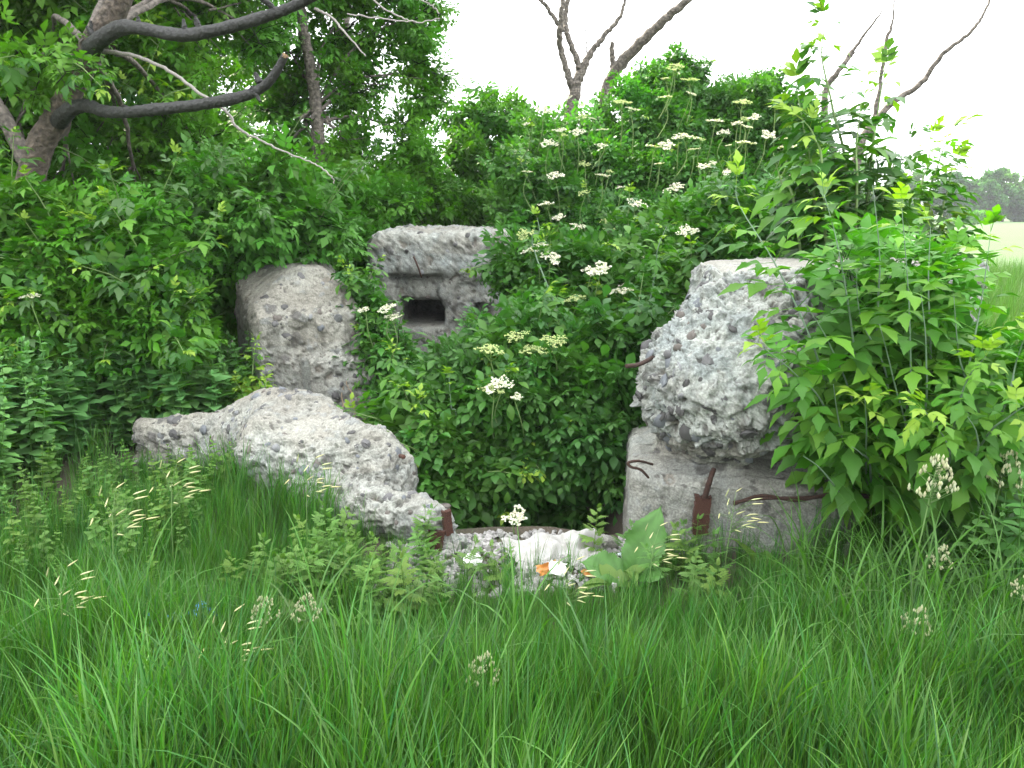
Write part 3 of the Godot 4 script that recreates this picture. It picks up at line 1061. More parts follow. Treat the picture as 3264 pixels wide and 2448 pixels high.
	embed_stones(body, f, 40, Vector2(0.012, 0.04), func(p: Vector3, n: Vector3) -> bool: return n.z > 0.4 and p.y > 0.5 and p.x < 0.6 and p.z > -0.1)
	st = st_new()
	limb(st, [Vector3(-0.42, topy - 0.22, 0.12), Vector3(-0.38, topy - 0.3, 0.17), Vector3(-0.35, topy - 0.4, 0.15)], [0.009, 0.009, 0.008], 6)
	part("rebar", done(st), M.dark_rust, back)

func build_trees() -> void:
	# leaning tree on the left, two dark bare limbs reaching right
	var t := thing("maple_tree", Vector3(-3.716, 0.805, -6.2) * Vector3(1, 0, 1), "leaning brown maple trunk at the left with two dark limbs reaching right", "tree")
	var o := t.position
	var st := st_new()
	limb(st, [Vector3(-3.84, 0.086, -6.2) - o - Vector3(0, 0.6, 0), Vector3(-3.61, 1.291, -6.15) - o, Vector3(-3.386, 1.996, -6.1) - o, Vector3(-3.198, 2.252, -6.05) - o, Vector3(-3.019, 2.467, -6) - o, Vector3(-2.792, 2.742, -5.9) - o, Vector3(-2.543, 3.013, -5.8) - o, Vector3(-2.277, 3.695, -5.8) - o, Vector3(-2.417, 5.031, -6.2) - o], [0.15, 0.12, 0.09, 0.092, 0.075, 0.084, 0.074, 0.055, 0.03], 12, 0.05)
	part("trunk", done(st), M.bark, t)
	st = st_new()
	limb(st, [Vector3(-3.417, 1.9, -6.1) - o, Vector3(-3.536, 2.05, -6.2) - o, Vector3(-3.671, 2.252, -6.3) - o, Vector3(-3.935, 2.714, -6.4) - o, Vector3(-4.411, 3.64, -6.6) - o], [0.07, 0.062, 0.055, 0.045, 0.03], 9, 0.05)
	part("fork", done(st), M.grey_bark, t)
	st = st_new()
	limb(st, [Vector3(-2.803, 2.695, -5.85) - o, Vector3(-2.644, 2.733, -5.7) - o, Vector3(-2.474, 2.775, -5.6) - o, Vector3(-2.292, 2.749, -5.5) - o, Vector3(-2.027, 2.692, -5.4) - o, Vector3(-1.765, 2.704, -5.3) - o, Vector3(-1.483, 2.745, -5.2) - o, Vector3(-1.224, 2.804, -5.1) - o, Vector3(-0.894, 2.945, -5) - o, Vector3(-0.514, 3.219, -4.9) - o], [0.06, 0.052, 0.048, 0.039, 0.040, 0.036, 0.035, 0.028, 0.024, 0.012], 10, 0.06)
	var upper := part("limb", done(st), M.dark_bark, t)
	st = st_new()
	limb(st, [Vector3(-1.389, 2.761, -5.18) - o, Vector3(-1.397, 2.805, -5.15) - o, Vector3(-1.447, 2.848, -5.1) - o, Vector3(-1.488, 2.945, -5) - o], [0.02, 0.018, 0.015, 0.01], 7, 0.05)
	part("limb", done(st), M.dark_bark, t)
	st = st_new()
	limb(st, [Vector3(-3.14, 2.247, -6) - o, Vector3(-2.984, 2.304, -5.85) - o, Vector3(-2.823, 2.322, -5.75) - o, Vector3(-2.657, 2.276, -5.65) - o, Vector3(-2.477, 2.257, -5.55) - o, Vector3(-2.227, 2.265, -5.45) - o, Vector3(-1.956, 2.276, -5.35) - o, Vector3(-1.693, 2.301, -5.25) - o, Vector3(-1.522, 2.342, -5.2) - o, Vector3(-1.413, 2.408, -5.15) - o, Vector3(-1.316, 2.523, -5.1) - o], [0.06, 0.052, 0.043, 0.041, 0.036, 0.037, 0.034, 0.036, 0.029, 0.028, 0.022], 10, 0.06)
	var lower := part("limb", done(st), M.dark_bark, t)
	for q in [[Vector3(-2.329, 2.753, -5.52), Vector3(0.1, 1, 0.2)], [Vector3(-1.991, 2.699, -5.38), Vector3(0, 1, 0.1)], [Vector3(-1.893, 2.719, -5.35), Vector3(-0.2, 1, 0.2)], [Vector3(-2.474, 2.293, -5.55), Vector3(0.2, -1, 0.4)], [Vector3(-1.549, 2.358, -5.2), Vector3(0.5, -0.8, 0.2)], [Vector3(-1.505, 2.39, -5.2), Vector3(-0.4, 1, 0)], [Vector3(-2.717, 2.748, -5.75), Vector3(-0.8, 1.2, 0.3)], [Vector3(-2.761, 2.772, -5.8), Vector3(0.2, 1.2, 0.3)]]:
		st = st_new()
		var kd: Vector3 = q[1].normalized()
		limb(st, [q[0] - o, q[0] - o + kd * 0.04, q[0] - o + kd * R(0.06, 0.1)], [0.024, 0.016, 0.008], 7, 0.15)
		part("knot", done(st), M.dark_bark, lower if q[0].y < 2.75 else upper)
	st = st_new()
	tube(st, [Vector3(-1.323, 2.511, -5.1) - o, Vector3(-1.312, 2.531, -5.1) - o], [0.021, 0.019], 9, Color.WHITE, 0.1)
	tag(part("broken_end", done(st), M.fresh_wood, lower), "pale brown broken end of the lower limb")
	st = st_new()
	limb(st, [Vector3(-2.722, 2.675, -5.85) - o, Vector3(-2.613, 2.663, -5.8) - o, Vector3(-2.421, 2.615, -5.7) - o, Vector3(-2.18, 2.511, -5.6) - o, Vector3(-1.976, 2.371, -5.5) - o, Vector3(-1.781, 2.248, -5.4) - o, Vector3(-1.695, 2.139, -5.35) - o, Vector3(-1.555, 2.069, -5.3) - o, Vector3(-1.362, 1.985, -5.2) - o, Vector3(-1.186, 1.915, -5.15) - o, Vector3(-1.081, 1.845, -5.1) - o, Vector3(-1.064, 1.802, -5.1) - o], [0.016, 0.013, 0.012, 0.011, 0.01, 0.009, 0.009, 0.007, 0.006, 0.005, 0.0045, 0.003], 6, 0.04, 0.004)
	part("bare_branch", done(st), M.pale_wood, t)
	st = st_new()
	limb(st, [Vector3(-1.132, 2.779, -5.1) - o, Vector3(-1.031, 2.719, -5.05) - o, Vector3(-0.946, 2.63, -5) - o, Vector3(-0.824, 2.493, -4.95) - o], [0.009, 0.007, 0.006, 0.003], 6, 0.04, 0.004)
	part("bare_branch", done(st), M.pale_wood, t)
	for w in [[Vector3(-0.407, 2.703, -5), Vector3(-0.538, 2.684, -5), Vector3(-0.674, 2.738, -5.05), Vector3(-0.837, 2.848, -5.1)], [Vector3(-0.412, 2.728, -5), Vector3(-0.458, 2.776, -5), Vector3(-0.587, 2.825, -5)], [Vector3(-0.538, 2.684, -5), Vector3(-0.747, 2.703, -5), Vector3(-0.929, 2.728, -5)]]:
		st = st_new()
		limb(st, [w[0] - o, w[1] - o, w[2] - o] + ([w[3] - o] if w.size() > 3 else []), [0.004, 0.0045, 0.005] + ([0.006] if w.size() > 3 else []), 5, 0.04, 0.005)
		part("bare_branch", done(st), M.pale_wood, t)
	var tree_bough := bough("maple", 0.17, 0.75, 4, Color(0.12, 0.09, 0.06))
	var lobes := []
	for l in [[Vector3(-3.897, 3.125, -7), 0.7], [Vector3(-3.311, 3.471, -7.3), 0.8], [Vector3(-3.753, 2.9, -7.3), 0.6], [Vector3(-3.035, 2.807, -7.4), 0.55], [Vector3(-3.895, 2.533, -7), 0.5], [Vector3(-3.331, 2.165, -7.4), 0.6], [Vector3(-2.683, 3.251, -7.6), 0.6, 0.7], [Vector3(-2.34, 3.237, -7.9), 0.5, 0.5], [Vector3(-2.801, 2.258, -7.6), 0.55, 0.7], [Vector3(-3.671, 1.732, -6.9), 0.5], [Vector3(-3.167, 1.697, -7.2), 0.55], [Vector3(-4.018, 2.088, -6.8), 0.5], [Vector3(-2.899, 2.606, -5.75), 0.12], [Vector3(-3.251, 2.66, -5.9), 0.2],
			[Vector3(-3.817, 4.294, -7.5), 1.3, 1.0], [Vector3(-2.786, 4.4, -7.8), 1.2, 1.0], [Vector3(-3.339, 5.743, -8), 1.5, 1.8], [Vector3(-4.795, 3.359, -6.6), 1.2, 1.8], [Vector3(-4.923, 2.305, -6.2), 0.9, 1.6], [Vector3(-4.685, 4.869, -7), 1.4, 1.8]]:
		lobes.append(l)
	crown("crown", t, tree_bough, M.maple, lobes, 3.6, 0.75, Color(1.55, 1.4, 1.0))
	limbs_to(t, "branch", lobes.slice(0, 12), Vector3(-2.834, 2.728, -5.95), 0.03, M.grey_bark, 0.8)
	shoots_on(t, lobes.slice(0, 14), 20, 0.5, "maple", 0.2, M.maple_set, M.young, 220)
	shoots_on(t, [[Vector3(-2.597, 3.159, -7), 0.16], [Vector3(-2.509, 2.642, -6.9), 0.1], [Vector3(-2.959, 3.103, -6.9), 0.12], [Vector3(-2.797, 2.953, -7), 0.12]], 12, 0.4, "maple", 0.17, [M.young, M.maple_set[1]], M.young, 80)  # yellow sprays: sunlit glimpses in the crown, put into the leaf colour

	# slimmer tree behind, its trunk seen between the limbs
	t = thing("maple_tree", Vector3(-2.044, 0.747, -8.8) * Vector3(1, 0, 1), "slim upright trunk behind the limb tips, feathery crown against the sky", "tree")
	o = t.position
	st = st_new()
	limb(st, [Vector3(-2.058, 0.45, -8.8) - o - Vector3(0, 0.5, 0), Vector3(-1.97, 1.894, -8.8) - o, Vector3(-1.984, 2.58, -8.8) - o, Vector3(-2.033, 3.113, -8.8) - o, Vector3(-2.084, 3.547, -8.8) - o, Vector3(-2.088, 4.509, -8.8) - o, Vector3(-1.848, 5.789, -9) - o], [0.09, 0.075, 0.065, 0.055, 0.05, 0.035, 0.01], 9, 0.06, 0.01)
	part("trunk", done(st), M.grey_bark, t)
	lobes = [[Vector3(-2.344, 3.325, -9), 0.55, 0.7], [Vector3(-1.759, 3.588, -9.2), 0.65, 0.8], [Vector3(-0.999, 3.654, -9.3), 0.5, 0.9], [Vector3(-0.94, 3.057, -9.3), 0.42, 0.9], [Vector3(-2.399, 2.843, -9.1), 0.4, 0.7], [Vector3(-1.54, 2.996, -9.2), 0.5, 0.6], [Vector3(-2.268, 2.566, -9.1), 0.5, 0.5], [Vector3(-1.067, 2.434, -9.2), 0.45, 0.9], [Vector3(-1.677, 2.277, -9), 0.5, 0.7], [Vector3(-2.615, 1.995, -9), 0.55], [Vector3(-2.039, 1.804, -9), 0.55], [Vector3(-1.402, 1.804, -9), 0.55], [Vector3(-1.03, 1.905, -9.2), 0.45],
		[Vector3(-1.943, 4.704, -9.4), 1.0, 2.0], [Vector3(-1.112, 4.5, -9.6), 0.55, 1.6], [Vector3(-2.646, 5.122, -9.6), 1.2, 2.0], [Vector3(-2.201, 6.242, -9.8), 1.6, 2.2]]
	crown("crown", t, bough("maple", 0.16, 0.7, 4, Color(0.12, 0.09, 0.06)), M.maple, lobes, 5.4, 0.7, Color(1.45, 1.35, 1.0))
	limbs_to(t, "branch", lobes.slice(0, 12), Vector3(-2.005, 2.535, -8.8), 0.022, M.grey_bark, 0.9)

	# trees further back, lit from behind
	var back_spots := [[Vector3(-6.433, 0.645, -12.5), [[Vector3(-6.644, 2.456, -12.5), 1.2, 0.8], [Vector3(-5.571, 3.791, -12.5), 1.3, 0.8], [Vector3(-6.799, 4.526, -12.5), 1.4, 0.7], [Vector3(-5.873, 7.055, -13), 2.0, 0.2]], "broad maple furthest left behind the leaning trunk, glowing yellow in gaps"],
		[Vector3(-4.308, 0.685, -12), [[Vector3(-4.463, 2.11, -12), 1.1, 0.8], [Vector3(-4.123, 3.25, -12.2), 1.0, 0.55], [Vector3(-4.664, 4.241, -12.3), 1.0, 0.6], [Vector3(-4.235, 6.568, -12.5), 1.9, 0.2]], "maple seen in the gap between the two dark limbs, sunlit from behind"],
		[Vector3(-2.5, 0.605, -13), [[Vector3(-2.894, 1.456, -13), 0.7, 0.8], [Vector3(-1.896, 1.456, -13), 0.7, 0.8], [Vector3(-1.224, 1.471, -12), 0.6, 0.9]], "low sunlit maple behind the slim trunk, left of the willow-leaved bush"]]
	for s in back_spots:
		t = thing("maple_tree", s[0] * Vector3(1, 0, 1), s[2], "tree", "trees behind the ruin")
		st = st_new()
		limb(st, [Vector3(0, -0.2, 0), Vector3(0.1, 1.2, 0), Vector3(0, 2.6, 0.1), Vector3(0.1, 5.0, 0)], [0.16, 0.13, 0.1, 0.03], 8, 0.05, 0.03)
		part("trunk", done(st), M.grey_bark, t)
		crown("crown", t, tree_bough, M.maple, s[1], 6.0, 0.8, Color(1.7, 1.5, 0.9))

	# two dead trees against the sky
	t = thing("dead_tree", Vector3(1.025, 1.526, -13) * Vector3(1, 0, 1), "pale bare dead tree forking above the flowering elder", "tree")
	o = t.position
	for w in [[[Vector3(0.791, 0.316, -13), Vector3(0.852, 2.69, -13), Vector3(0.926, 3.322, -13), Vector3(0.992, 3.551, -13), Vector3(1.137, 3.876, -13), Vector3(1.357, 4.146, -13), Vector3(1.588, 4.42, -13), Vector3(1.659, 4.767, -13)], [0.13, 0.10, 0.09, 0.075, 0.05, 0.038, 0.028, 0.015], "trunk"],
			[[Vector3(0.925, 3.388, -13), Vector3(0.84, 3.584, -13), Vector3(0.725, 3.941, -13), Vector3(0.702, 4.241, -12.9), Vector3(0.738, 4.618, -12.9), Vector3(0.727, 4.991, -12.9)], [0.07, 0.052, 0.045, 0.042, 0.035, 0.02], "limb"],
			[[Vector3(1.018, 3.617, -13), Vector3(0.96, 3.811, -13), Vector3(0.811, 4.185, -13), Vector3(0.793, 4.473, -13.1), Vector3(0.875, 4.917, -13.1)], [0.055, 0.046, 0.04, 0.038, 0.03], "limb"],
			[[Vector3(0.746, 4.2, -12.95), Vector3(0.57, 4.465, -13), Vector3(0.378, 4.679, -13), Vector3(0.094, 4.954, -13)], [0.035, 0.03, 0.026, 0.015], "limb"],
			[[Vector3(1.11, 3.844, -13), Vector3(1.09, 4.197, -13), Vector3(1.03, 4.515, -13), Vector3(0.971, 4.767, -13)], [0.012, 0.009, 0.007, 0.004], "twig"],
			[[Vector3(1.392, 0.275, -13.4), Vector3(1.425, 3.067, -13.4), Vector3(1.575, 3.695, -13.3), Vector3(1.952, 4.12, -13.1), Vector3(2.315, 4.43, -12.9), Vector3(2.617, 4.719, -12.8), Vector3(2.937, 5.272, -12.6)], [0.115, 0.098, 0.09, 0.076, 0.062, 0.05, 0.03], "trunk"],
			[[Vector3(1.562, 3.662, -13.3), Vector3(1.514, 3.894, -13.3), Vector3(1.502, 4.112, -13.3)], [0.06, 0.042, 0.03], "limb"]]:
		st = st_new()
		var q := []
		for v in w[0]: q.append(v - o)
		limb(st, q, w[1], 9, 0.08, 0.012)
		part(w[2], done(st), M.grey_bark, t)
	t = thing("dead_tree", Vector3(4.145, 1.406, -9.5) * Vector3(1, 0, 1), "thin bare grey branches sweeping up to the right behind the saplings", "tree")
	o = t.position
	for w in [[[Vector3(3.779, 0.781, -9.5), Vector3(3.815, 2.213, -9.5), Vector3(4.123, 2.751, -9.5), Vector3(4.384, 2.954, -9.4), Vector3(4.551, 3.243, -9.3), Vector3(4.767, 3.453, -9.2), Vector3(4.91, 3.678, -9.2), Vector3(4.955, 3.9, -9.2)], [0.06, 0.05, 0.034, 0.03, 0.024, 0.018, 0.013, 0.008], "limb"],
			[[Vector3(3.754, 1.712, -9.5), Vector3(3.414, 2.751, -9.5), Vector3(3.553, 3.166, -9.4), Vector3(3.698, 3.39, -9.4), Vector3(3.888, 3.691, -9.3)], [0.045, 0.035, 0.026, 0.016, 0.006], "limb"],
			[[Vector3(3.992, 2.418, -9.6), Vector3(4.058, 3.102, -9.6), Vector3(4.078, 3.437, -9.6), Vector3(4.131, 3.672, -9.6), Vector3(4.115, 3.952, -9.6)], [0.03, 0.02, 0.022, 0.01, 0.006], "limb"],
			[[Vector3(3.553, 3.175, -9.4), Vector3(3.656, 3.297, -9.4)], [0.02, 0.016], "twig"]]:
		st = st_new()
		var q := []
		for v in w[0]: q.append(v - o)
		limb(st, q, w[1], 8, 0.08, 0.008)
		part(w[2], done(st), M.grey_bark, t)

# leafy shoots standing out of the near side of lobes: their stems and the leaves on them, each a part
func shoots_on(parent: Node3D, lobes: Array, count: int, len: float, kind: String, size: float, mats: Array, young: Material, most := 300, lift := 0.5) -> void:
	var all := []
	var st := st_new()
	for k in count:
		if all.size() > most - 14: break
		var l: Array = lobes[rng.randi() % lobes.size()]
		var u := unit()
		u.z = absf(u.z)
		u.y = u.y * 0.8 + 0.15
		var c: Vector3 = l[0]
		var r: float = (l[1].x + l[1].z) * 0.5 if l[1] is Vector3 else l[1]
		var q := c + u.normalized() * r * R(0.75, 1.0)
		var d := (u + Vector3.UP * R(0.0, lift) + unit() * 0.3).normalized()
		var n := len * R(0.7, 1.25)
		var pts := [q - d * n * 0.3, q + d * n * 0.3 + Vector3(0, 0.03 * n, 0), q + d * n * 0.85 - Vector3(0, 0.06 * n, 0)]
		var loc := []
		for p in pts: loc.append(p - parent.position)
		tube(st, loc, [0.005, 0.004, 0.002], 4, Color.WHITE, 0.0, false)
		all.append_array(pairs_along(pts, size * 0.34, size, 0.15, Vector3.ZERO, 0.35))
	part("shoots", done(st), M.stem_green, parent).set_meta("kind", "stuff")
	leaf_parts(parent, kind, all, mats, young, most)

func shrub(called: String, label: String, foot: Vector3, lobes: Array, kind: String, mat: Material, leaf_size: float, len: float, density: float, singles: int, mats: Array, young: Material, blossoms := [], tint := Color.WHITE, group := "") -> Node3D:
	var t := thing(called, foot, label, "shrub", group)
	crown("foliage", t, bough(kind, leaf_size, len, 4, Color(0.13, 0.14, 0.07)), mat, lobes, density, len, tint)
	limbs_to(t, "branch", lobes, foot, 0.016, M.twig, 0.9)
	if singles > 0:
		shoots_on(t, lobes, int(singles / 9.0), len * 0.75, kind, leaf_size * 1.1, mats, young, 300, 0.8 if kind == "maple" else 0.5)
	umbel_parts(t, blossoms)
	return t


func low(p: Vector3) -> Vector3:
	return Vector3(p.x, ground(p.x, p.z) - 0.03, p.z)

func build_shrubs() -> void:
	var mats: Array = M.maple_set
	# dark understorey on the left
	for s in [[Vector3(-4.066, 1.071, -7.2), [[Vector3(-4.227, 1.387, -7.2), 0.5], [Vector3(-3.751, 1.387, -7.2), 0.5], [Vector3(-3.993, 0.882, -7.1), 0.5], [Vector3(-4.462, 1.253, -6.8), 0.6]], "dark maple thicket under the leaning trunk"],
			[Vector3(-2.919, 0.911, -7.2), [[Vector3(-3.203, 1.38, -7.4), 0.5], [Vector3(-2.745, 1.457, -7.5), 0.5], [Vector3(-2.919, 0.911, -7.2), 0.55], [Vector3(-2.441, 1.01, -7), 0.4]], "dark maple thicket left of the upright concrete stub"],
			[Vector3(-2.063, 1.183, -8), [[Vector3(-2.381, 1.275, -7.9), 0.5], [Vector3(-1.894, 1.486, -8.1), 0.55], [Vector3(-1.62, 1.183, -8), 0.5], [Vector3(-2.058, 0.955, -7.6), 0.4], [Vector3(-1.464, 1.572, -8.2), 0.4], [Vector3(-1.156, 1.66, -8.6), 0.35]], "dark maple thicket behind the upright concrete stub"]]:
		shrub("maple_shrub", s[2], low(s[0]), s[1], "maple", M.maple, 0.17, 0.65, 9.0, 0, mats, M.young, [], Color(1.1, 1.08, 0.95), "maple thicket on the left")
	# bright bush in front on the left
	shrub("maple_shrub", "bright green maple bush above the nettles at the far left", low(Vector3(-3.294, 0.644, -5.9)), [[Vector3(-3.343, 1.473, -5.7), 0.34], [Vector3(-2.955, 1.384, -5.6), 0.36], [Vector3(-3.181, 1.086, -5.5), 0.36], [Vector3(-2.824, 1.03, -5.45), 0.34], [Vector3(-3.04, 0.776, -5.4), 0.28], [Vector3(-3.637, 1.138, -5.6), 0.4]], "maple", M.maple, 0.19, 0.55, 11.0, 290, mats, M.young, [[Vector3(-2.841, 1.089, -5.05), 0.11, true]], Color(1.45, 1.38, 1.0))
	shrub("maple_shrub", "bright green maple bush leaning right over the dark hollow", low(Vector3(-2.542, 0.727, -5.8)), [[Vector3(-2.607, 1.438, -5.8), 0.34], [Vector3(-2.418, 1.169, -5.6), 0.34], [Vector3(-2.191, 0.938, -5.45), 0.26], [Vector3(-2.64, 1.204, -5.55), 0.3], [Vector3(-2.408, 0.807, -5.5), 0.22]], "maple", M.maple, 0.19, 0.55, 10.0, 290, mats, M.young, [], Color(1.4, 1.36, 1.0))
	shrub("maple_shrub", "grey-green maple branches hanging over the upright concrete stub", low(Vector3(-2.084, 1.247, -6.9)), [[Vector3(-2.221, 1.692, -6.5), 0.3], [Vector3(-1.87, 1.726, -6.4), 0.34], [Vector3(-1.584, 1.658, -6.5), 0.32], [Vector3(-1.952, 1.448, -6.5), 0.28], [Vector3(-1.554, 1.475, -6.8), 0.22], [Vector3(-2.252, 1.229, -6.6), 0.22]], "maple", M.maple, 0.18, 0.6, 9.0, 240, [M.maple_set[3], M.maple], M.maple_set[3], [], Color(1.3, 1.25, 1.4))
	# the mixed bush in the middle distance
	shrub("willow_bush", "loose willow-leaved bush against the sky left of the dead tree", low(Vector3(-0.495, 1.043, -10.4)), [[Vector3(-0.792, 1.98, -10), 0.5], [Vector3(-0.367, 2.26, -10.3), 0.5], [Vector3(-0.146, 2.814, -10.5), 0.3, 0.5], [Vector3(-0.645, 2.696, -10.4), 0.3, 0.5], [Vector3(-0.76, 1.508, -9.5), 0.4], [Vector3(-0.239, 1.559, -9.5), 0.45], [Vector3(0.077, 2.201, -10.2), 0.5], [Vector3(0.189, 2.75, -10.4), 0.3, 0.6]], "lance", M.elder, 0.13, 0.7, 10.0, 0, M.elder_set, M.young, [], Color(1.5, 1.4, 1.2))
	# elders in flower behind the ruin
	var hf := []
	for q in [[1240, 322, 8.2], [1256, 385, 8.2], [1203, 318, 8.3], [1140, 262, 8.6], [1330, 262, 8.4], [1395, 352, 8.3], [1420, 348, 8.2], [1462, 332, 8.2], [1575, 262, 8.4], [1625, 325, 8.4], [1668, 354, 8.3], [1585, 345, 8.3], [1196, 412, 8.0], [1254, 447, 7.9], [1300, 505, 7.6], [1238, 515, 7.5], [1300, 553, 7.3], [1360, 548, 7.4], [1438, 438, 7.8], [1556, 405, 7.9], [1350, 270, 8.3], [1180, 345, 8.2], [1500, 395, 7.9], [1290, 412, 7.9], [1420, 250, 8.5], [1356, 470, 7.7], [1520, 455, 7.7], [1180, 470, 7.6], [1470, 200, 8.7], [1110, 345, 8.6], [1520, 300, 8.4], [1645, 300, 8.5]]:
		hf.append(q)
	var spots := [[], [], []]
	var w := [Vector3(0.592, 2.213, -8.2), Vector3(0.667, 1.942, -8.2), Vector3(0.431, 2.233, -8.25), Vector3(0.288, 2.43, -8.4), Vector3(0.328, 2.114, -8.2), Vector3(0.389, 1.82, -7.95), Vector3(0.635, 1.672, -7.85), Vector3(0.796, 1.82, -7.95), Vector3(0.495, 2.549, -8.5), Vector3(0.641, 2.357, -8.3), Vector3(0.308, 1.578, -7.6)]
	for q in w: spots[0].append([q + Vector3(0, 0.06, 0.25), R(0.11, 0.17), R(0, 1) < 0.75])
	for k in 9: spots[0].append([w[rng.randi() % w.size()] + Vector3(R(-0.4, 0.4), R(-0.2, 0.12), R(0.2, 0.3)), R(0.07, 0.12), R(0, 1) < 0.6])
	w = [Vector3(1.001, 2.481, -8.35), Vector3(1.281, 2.084, -8.2), Vector3(1.382, 2.099, -8.15), Vector3(1.574, 2.17, -8.2), Vector3(1.085, 2.421, -8.3), Vector3(1.69, 1.89, -7.9), Vector3(1.404, 1.709, -7.75), Vector3(1.418, 2.543, -8.45), Vector3(1.657, 2.706, -8.55), Vector3(0.805, 1.436, -7.55), Vector3(0.545, 1.396, -7.5), Vector3(0.778, 1.255, -7.25), Vector3(1.024, 1.272, -7.3), Vector3(1.047, 1.577, -7.65), Vector3(1.525, 2.821, -8.6)]
	for q in w: spots[1].append([q + Vector3(0, 0.06, 0.25), R(0.13, 0.2), R(0, 1) < 0.8])
	for k in 13: spots[1].append([w[rng.randi() % w.size()] + Vector3(R(-0.4, 0.4), R(-0.2, 0.12), R(0.2, 0.3)), R(0.07, 0.12), R(0, 1) < 0.6])
	w = [Vector3(2.108, 2.486, -8.4), Vector3(2.335, 2.21, -8.35), Vector3(2.506, 2.079, -8.25), Vector3(2.134, 2.117, -8.25), Vector3(1.92, 1.847, -7.85), Vector3(1.72, 1.639, -7.6), Vector3(1.846, 2.314, -8.3), Vector3(2.454, 2.462, -8.5), Vector3(2.227, 2.366, -8.4), Vector3(2.541, 1.83, -8)]
	for q in w: spots[2].append([q + Vector3(0, 0.06, 0.25), R(0.13, 0.19), R(0, 1) < 0.8])
	for k in 9: spots[2].append([w[rng.randi() % w.size()] + Vector3(R(-0.4, 0.4), R(-0.2, 0.12), R(0.2, 0.3)), R(0.07, 0.12), R(0, 1) < 0.6])
	shrub("elder_shrub", "flowering elder left of the dead tree's foot behind the embrasure wall", low(Vector3(0.578, 1.314, -9.2)), [[Vector3(0.418, 2.099, -9.2), 0.48], [Vector3(0.808, 2.07, -9.1), 0.5], [Vector3(0.262, 1.803, -8.9), 0.45], [Vector3(0.684, 1.707, -8.7), 0.5], [Vector3(0.342, 1.434, -8.4), 0.4]], "elder", M.elder, 0.155, 0.5, 17.0, 140, M.elder_set, M.young, spots[0], Color(1.3, 1.25, 1.3), "elders in flower behind the ruin")
	shrub("elder_shrub", "tallest flowering elder, full of white umbels, right of the dead tree's foot", low(Vector3(1.591, 1.314, -9.2)), [[Vector3(1.318, 2.442, -9.3), 0.5], [Vector3(1.674, 2.74, -9.4), 0.4], [Vector3(1.834, 2.992, -9.5), 0.22], [Vector3(1.688, 2.237, -9.1), 0.55], [Vector3(1.156, 1.799, -8.7), 0.5], [Vector3(1.598, 1.66, -8.5), 0.5], [Vector3(0.956, 1.31, -8.1), 0.4], [Vector3(1.431, 1.271, -8), 0.4]], "elder", M.elder, 0.155, 0.5, 17.0, 200, M.elder_set, M.young, spots[1], Color(1.25, 1.2, 1.3), "elders in flower behind the ruin")
	shrub("elder_shrub", "dark flowering elder at the right, behind the wide broken wall", low(Vector3(2.604, 1.314, -9.2)), [[Vector3(2.214, 2.49, -9.3), 0.45], [Vector3(2.557, 2.586, -9.3), 0.45], [Vector3(2.912, 2.49, -9.3), 0.4], [Vector3(2.313, 1.995, -9), 0.5], [Vector3(2.804, 1.947, -9), 0.5], [Vector3(2.138, 1.568, -8.6), 0.45], [Vector3(2.612, 1.522, -8.6), 0.45], [Vector3(3.148, 1.613, -8.8), 0.5]], "elder", M.elder, 0.155, 0.5, 17.0, 140, M.elder_set, M.young, spots[2], Color(1.1, 1.1, 1.15), "elders in flower behind the ruin")
	# elder leaning in front of the embrasure wall
	var s4 := []
	for q in [Vector3(0.188, 1.31, -6.3), Vector3(0.102, 1.416, -6.4), Vector3(0.603, 1.192, -5.9), Vector3(0.542, 1.172, -5.95), Vector3(1.01, 1.237, -6.2), Vector3(0.271, 1.254, -6.2), Vector3(0.442, 0.979, -5.9), Vector3(0.771, 1.045, -5.9)]: s4.append([q, R(0.13, 0.2), R(0, 1) < 0.55])
	shrub("elder_shrub", "elder with creamy umbels hiding the right half of the embrasure wall", low(Vector3(0.53, 0.542, -6.5)), [[Vector3(0.166, 1.253, -6.8), 0.2], [Vector3(0.31, 0.973, -6.6), 0.26], [Vector3(0.586, 0.993, -6.4), 0.36], [Vector3(0.967, 1.156, -6.6), 0.32], [Vector3(0.53, 0.714, -6.1), 0.32], [Vector3(0.334, 0.684, -6.3), 0.2], [Vector3(0.923, 0.866, -6), 0.3], [Vector3(1.151, 1.152, -6.2), 0.28], [Vector3(1.429, 1.48, -6.6), 0.32]], "elder", M.elder, 0.2, 0.5, 18.0, 260, M.elder_set, M.young, s4, Color(1.1, 1.1, 1.0))
	shrub("elder_shrub", "small elder with three cream umbels beside the upright stub", low(Vector3(-0.964, 0.256, -6.1)), [[Vector3(-1.13, 0.979, -6.2), 0.13], [Vector3(-1.049, 0.818, -6.1), 0.15], [Vector3(-0.94, 0.558, -6), 0.18], [Vector3(-0.796, 0.37, -5.9), 0.2]], "elder", M.elder, 0.14, 0.34, 20.0, 100, M.elder_set, M.young, [[Vector3(-0.825, 0.938, -5.75), 0.13, true], [Vector3(-0.801, 0.876, -5.75), 0.13, true], [Vector3(-0.996, 0.925, -5.8), 0.1, true]])
	# the elder thicket filling the pit
	var s5 := []
	for q in [[Vector3(-0.123, 0.783, -4.95), 0.19, false], [Vector3(0.04, 0.861, -5.05), 0.15, false], [Vector3(0.125, 0.763, -5), 0.2, false], [Vector3(-0.065, 0.625, -4.75), 0.16, true], [Vector3(-0.103, 0.592, -4.75), 0.17, false], [Vector3(0.016, 0.57, -4.7), 0.08, true], [Vector3(0.005, 0.078, -4.15), 0.14, true], [Vector3(0.237, 0.84, -5), 0.17, false]]: s5.append(q)
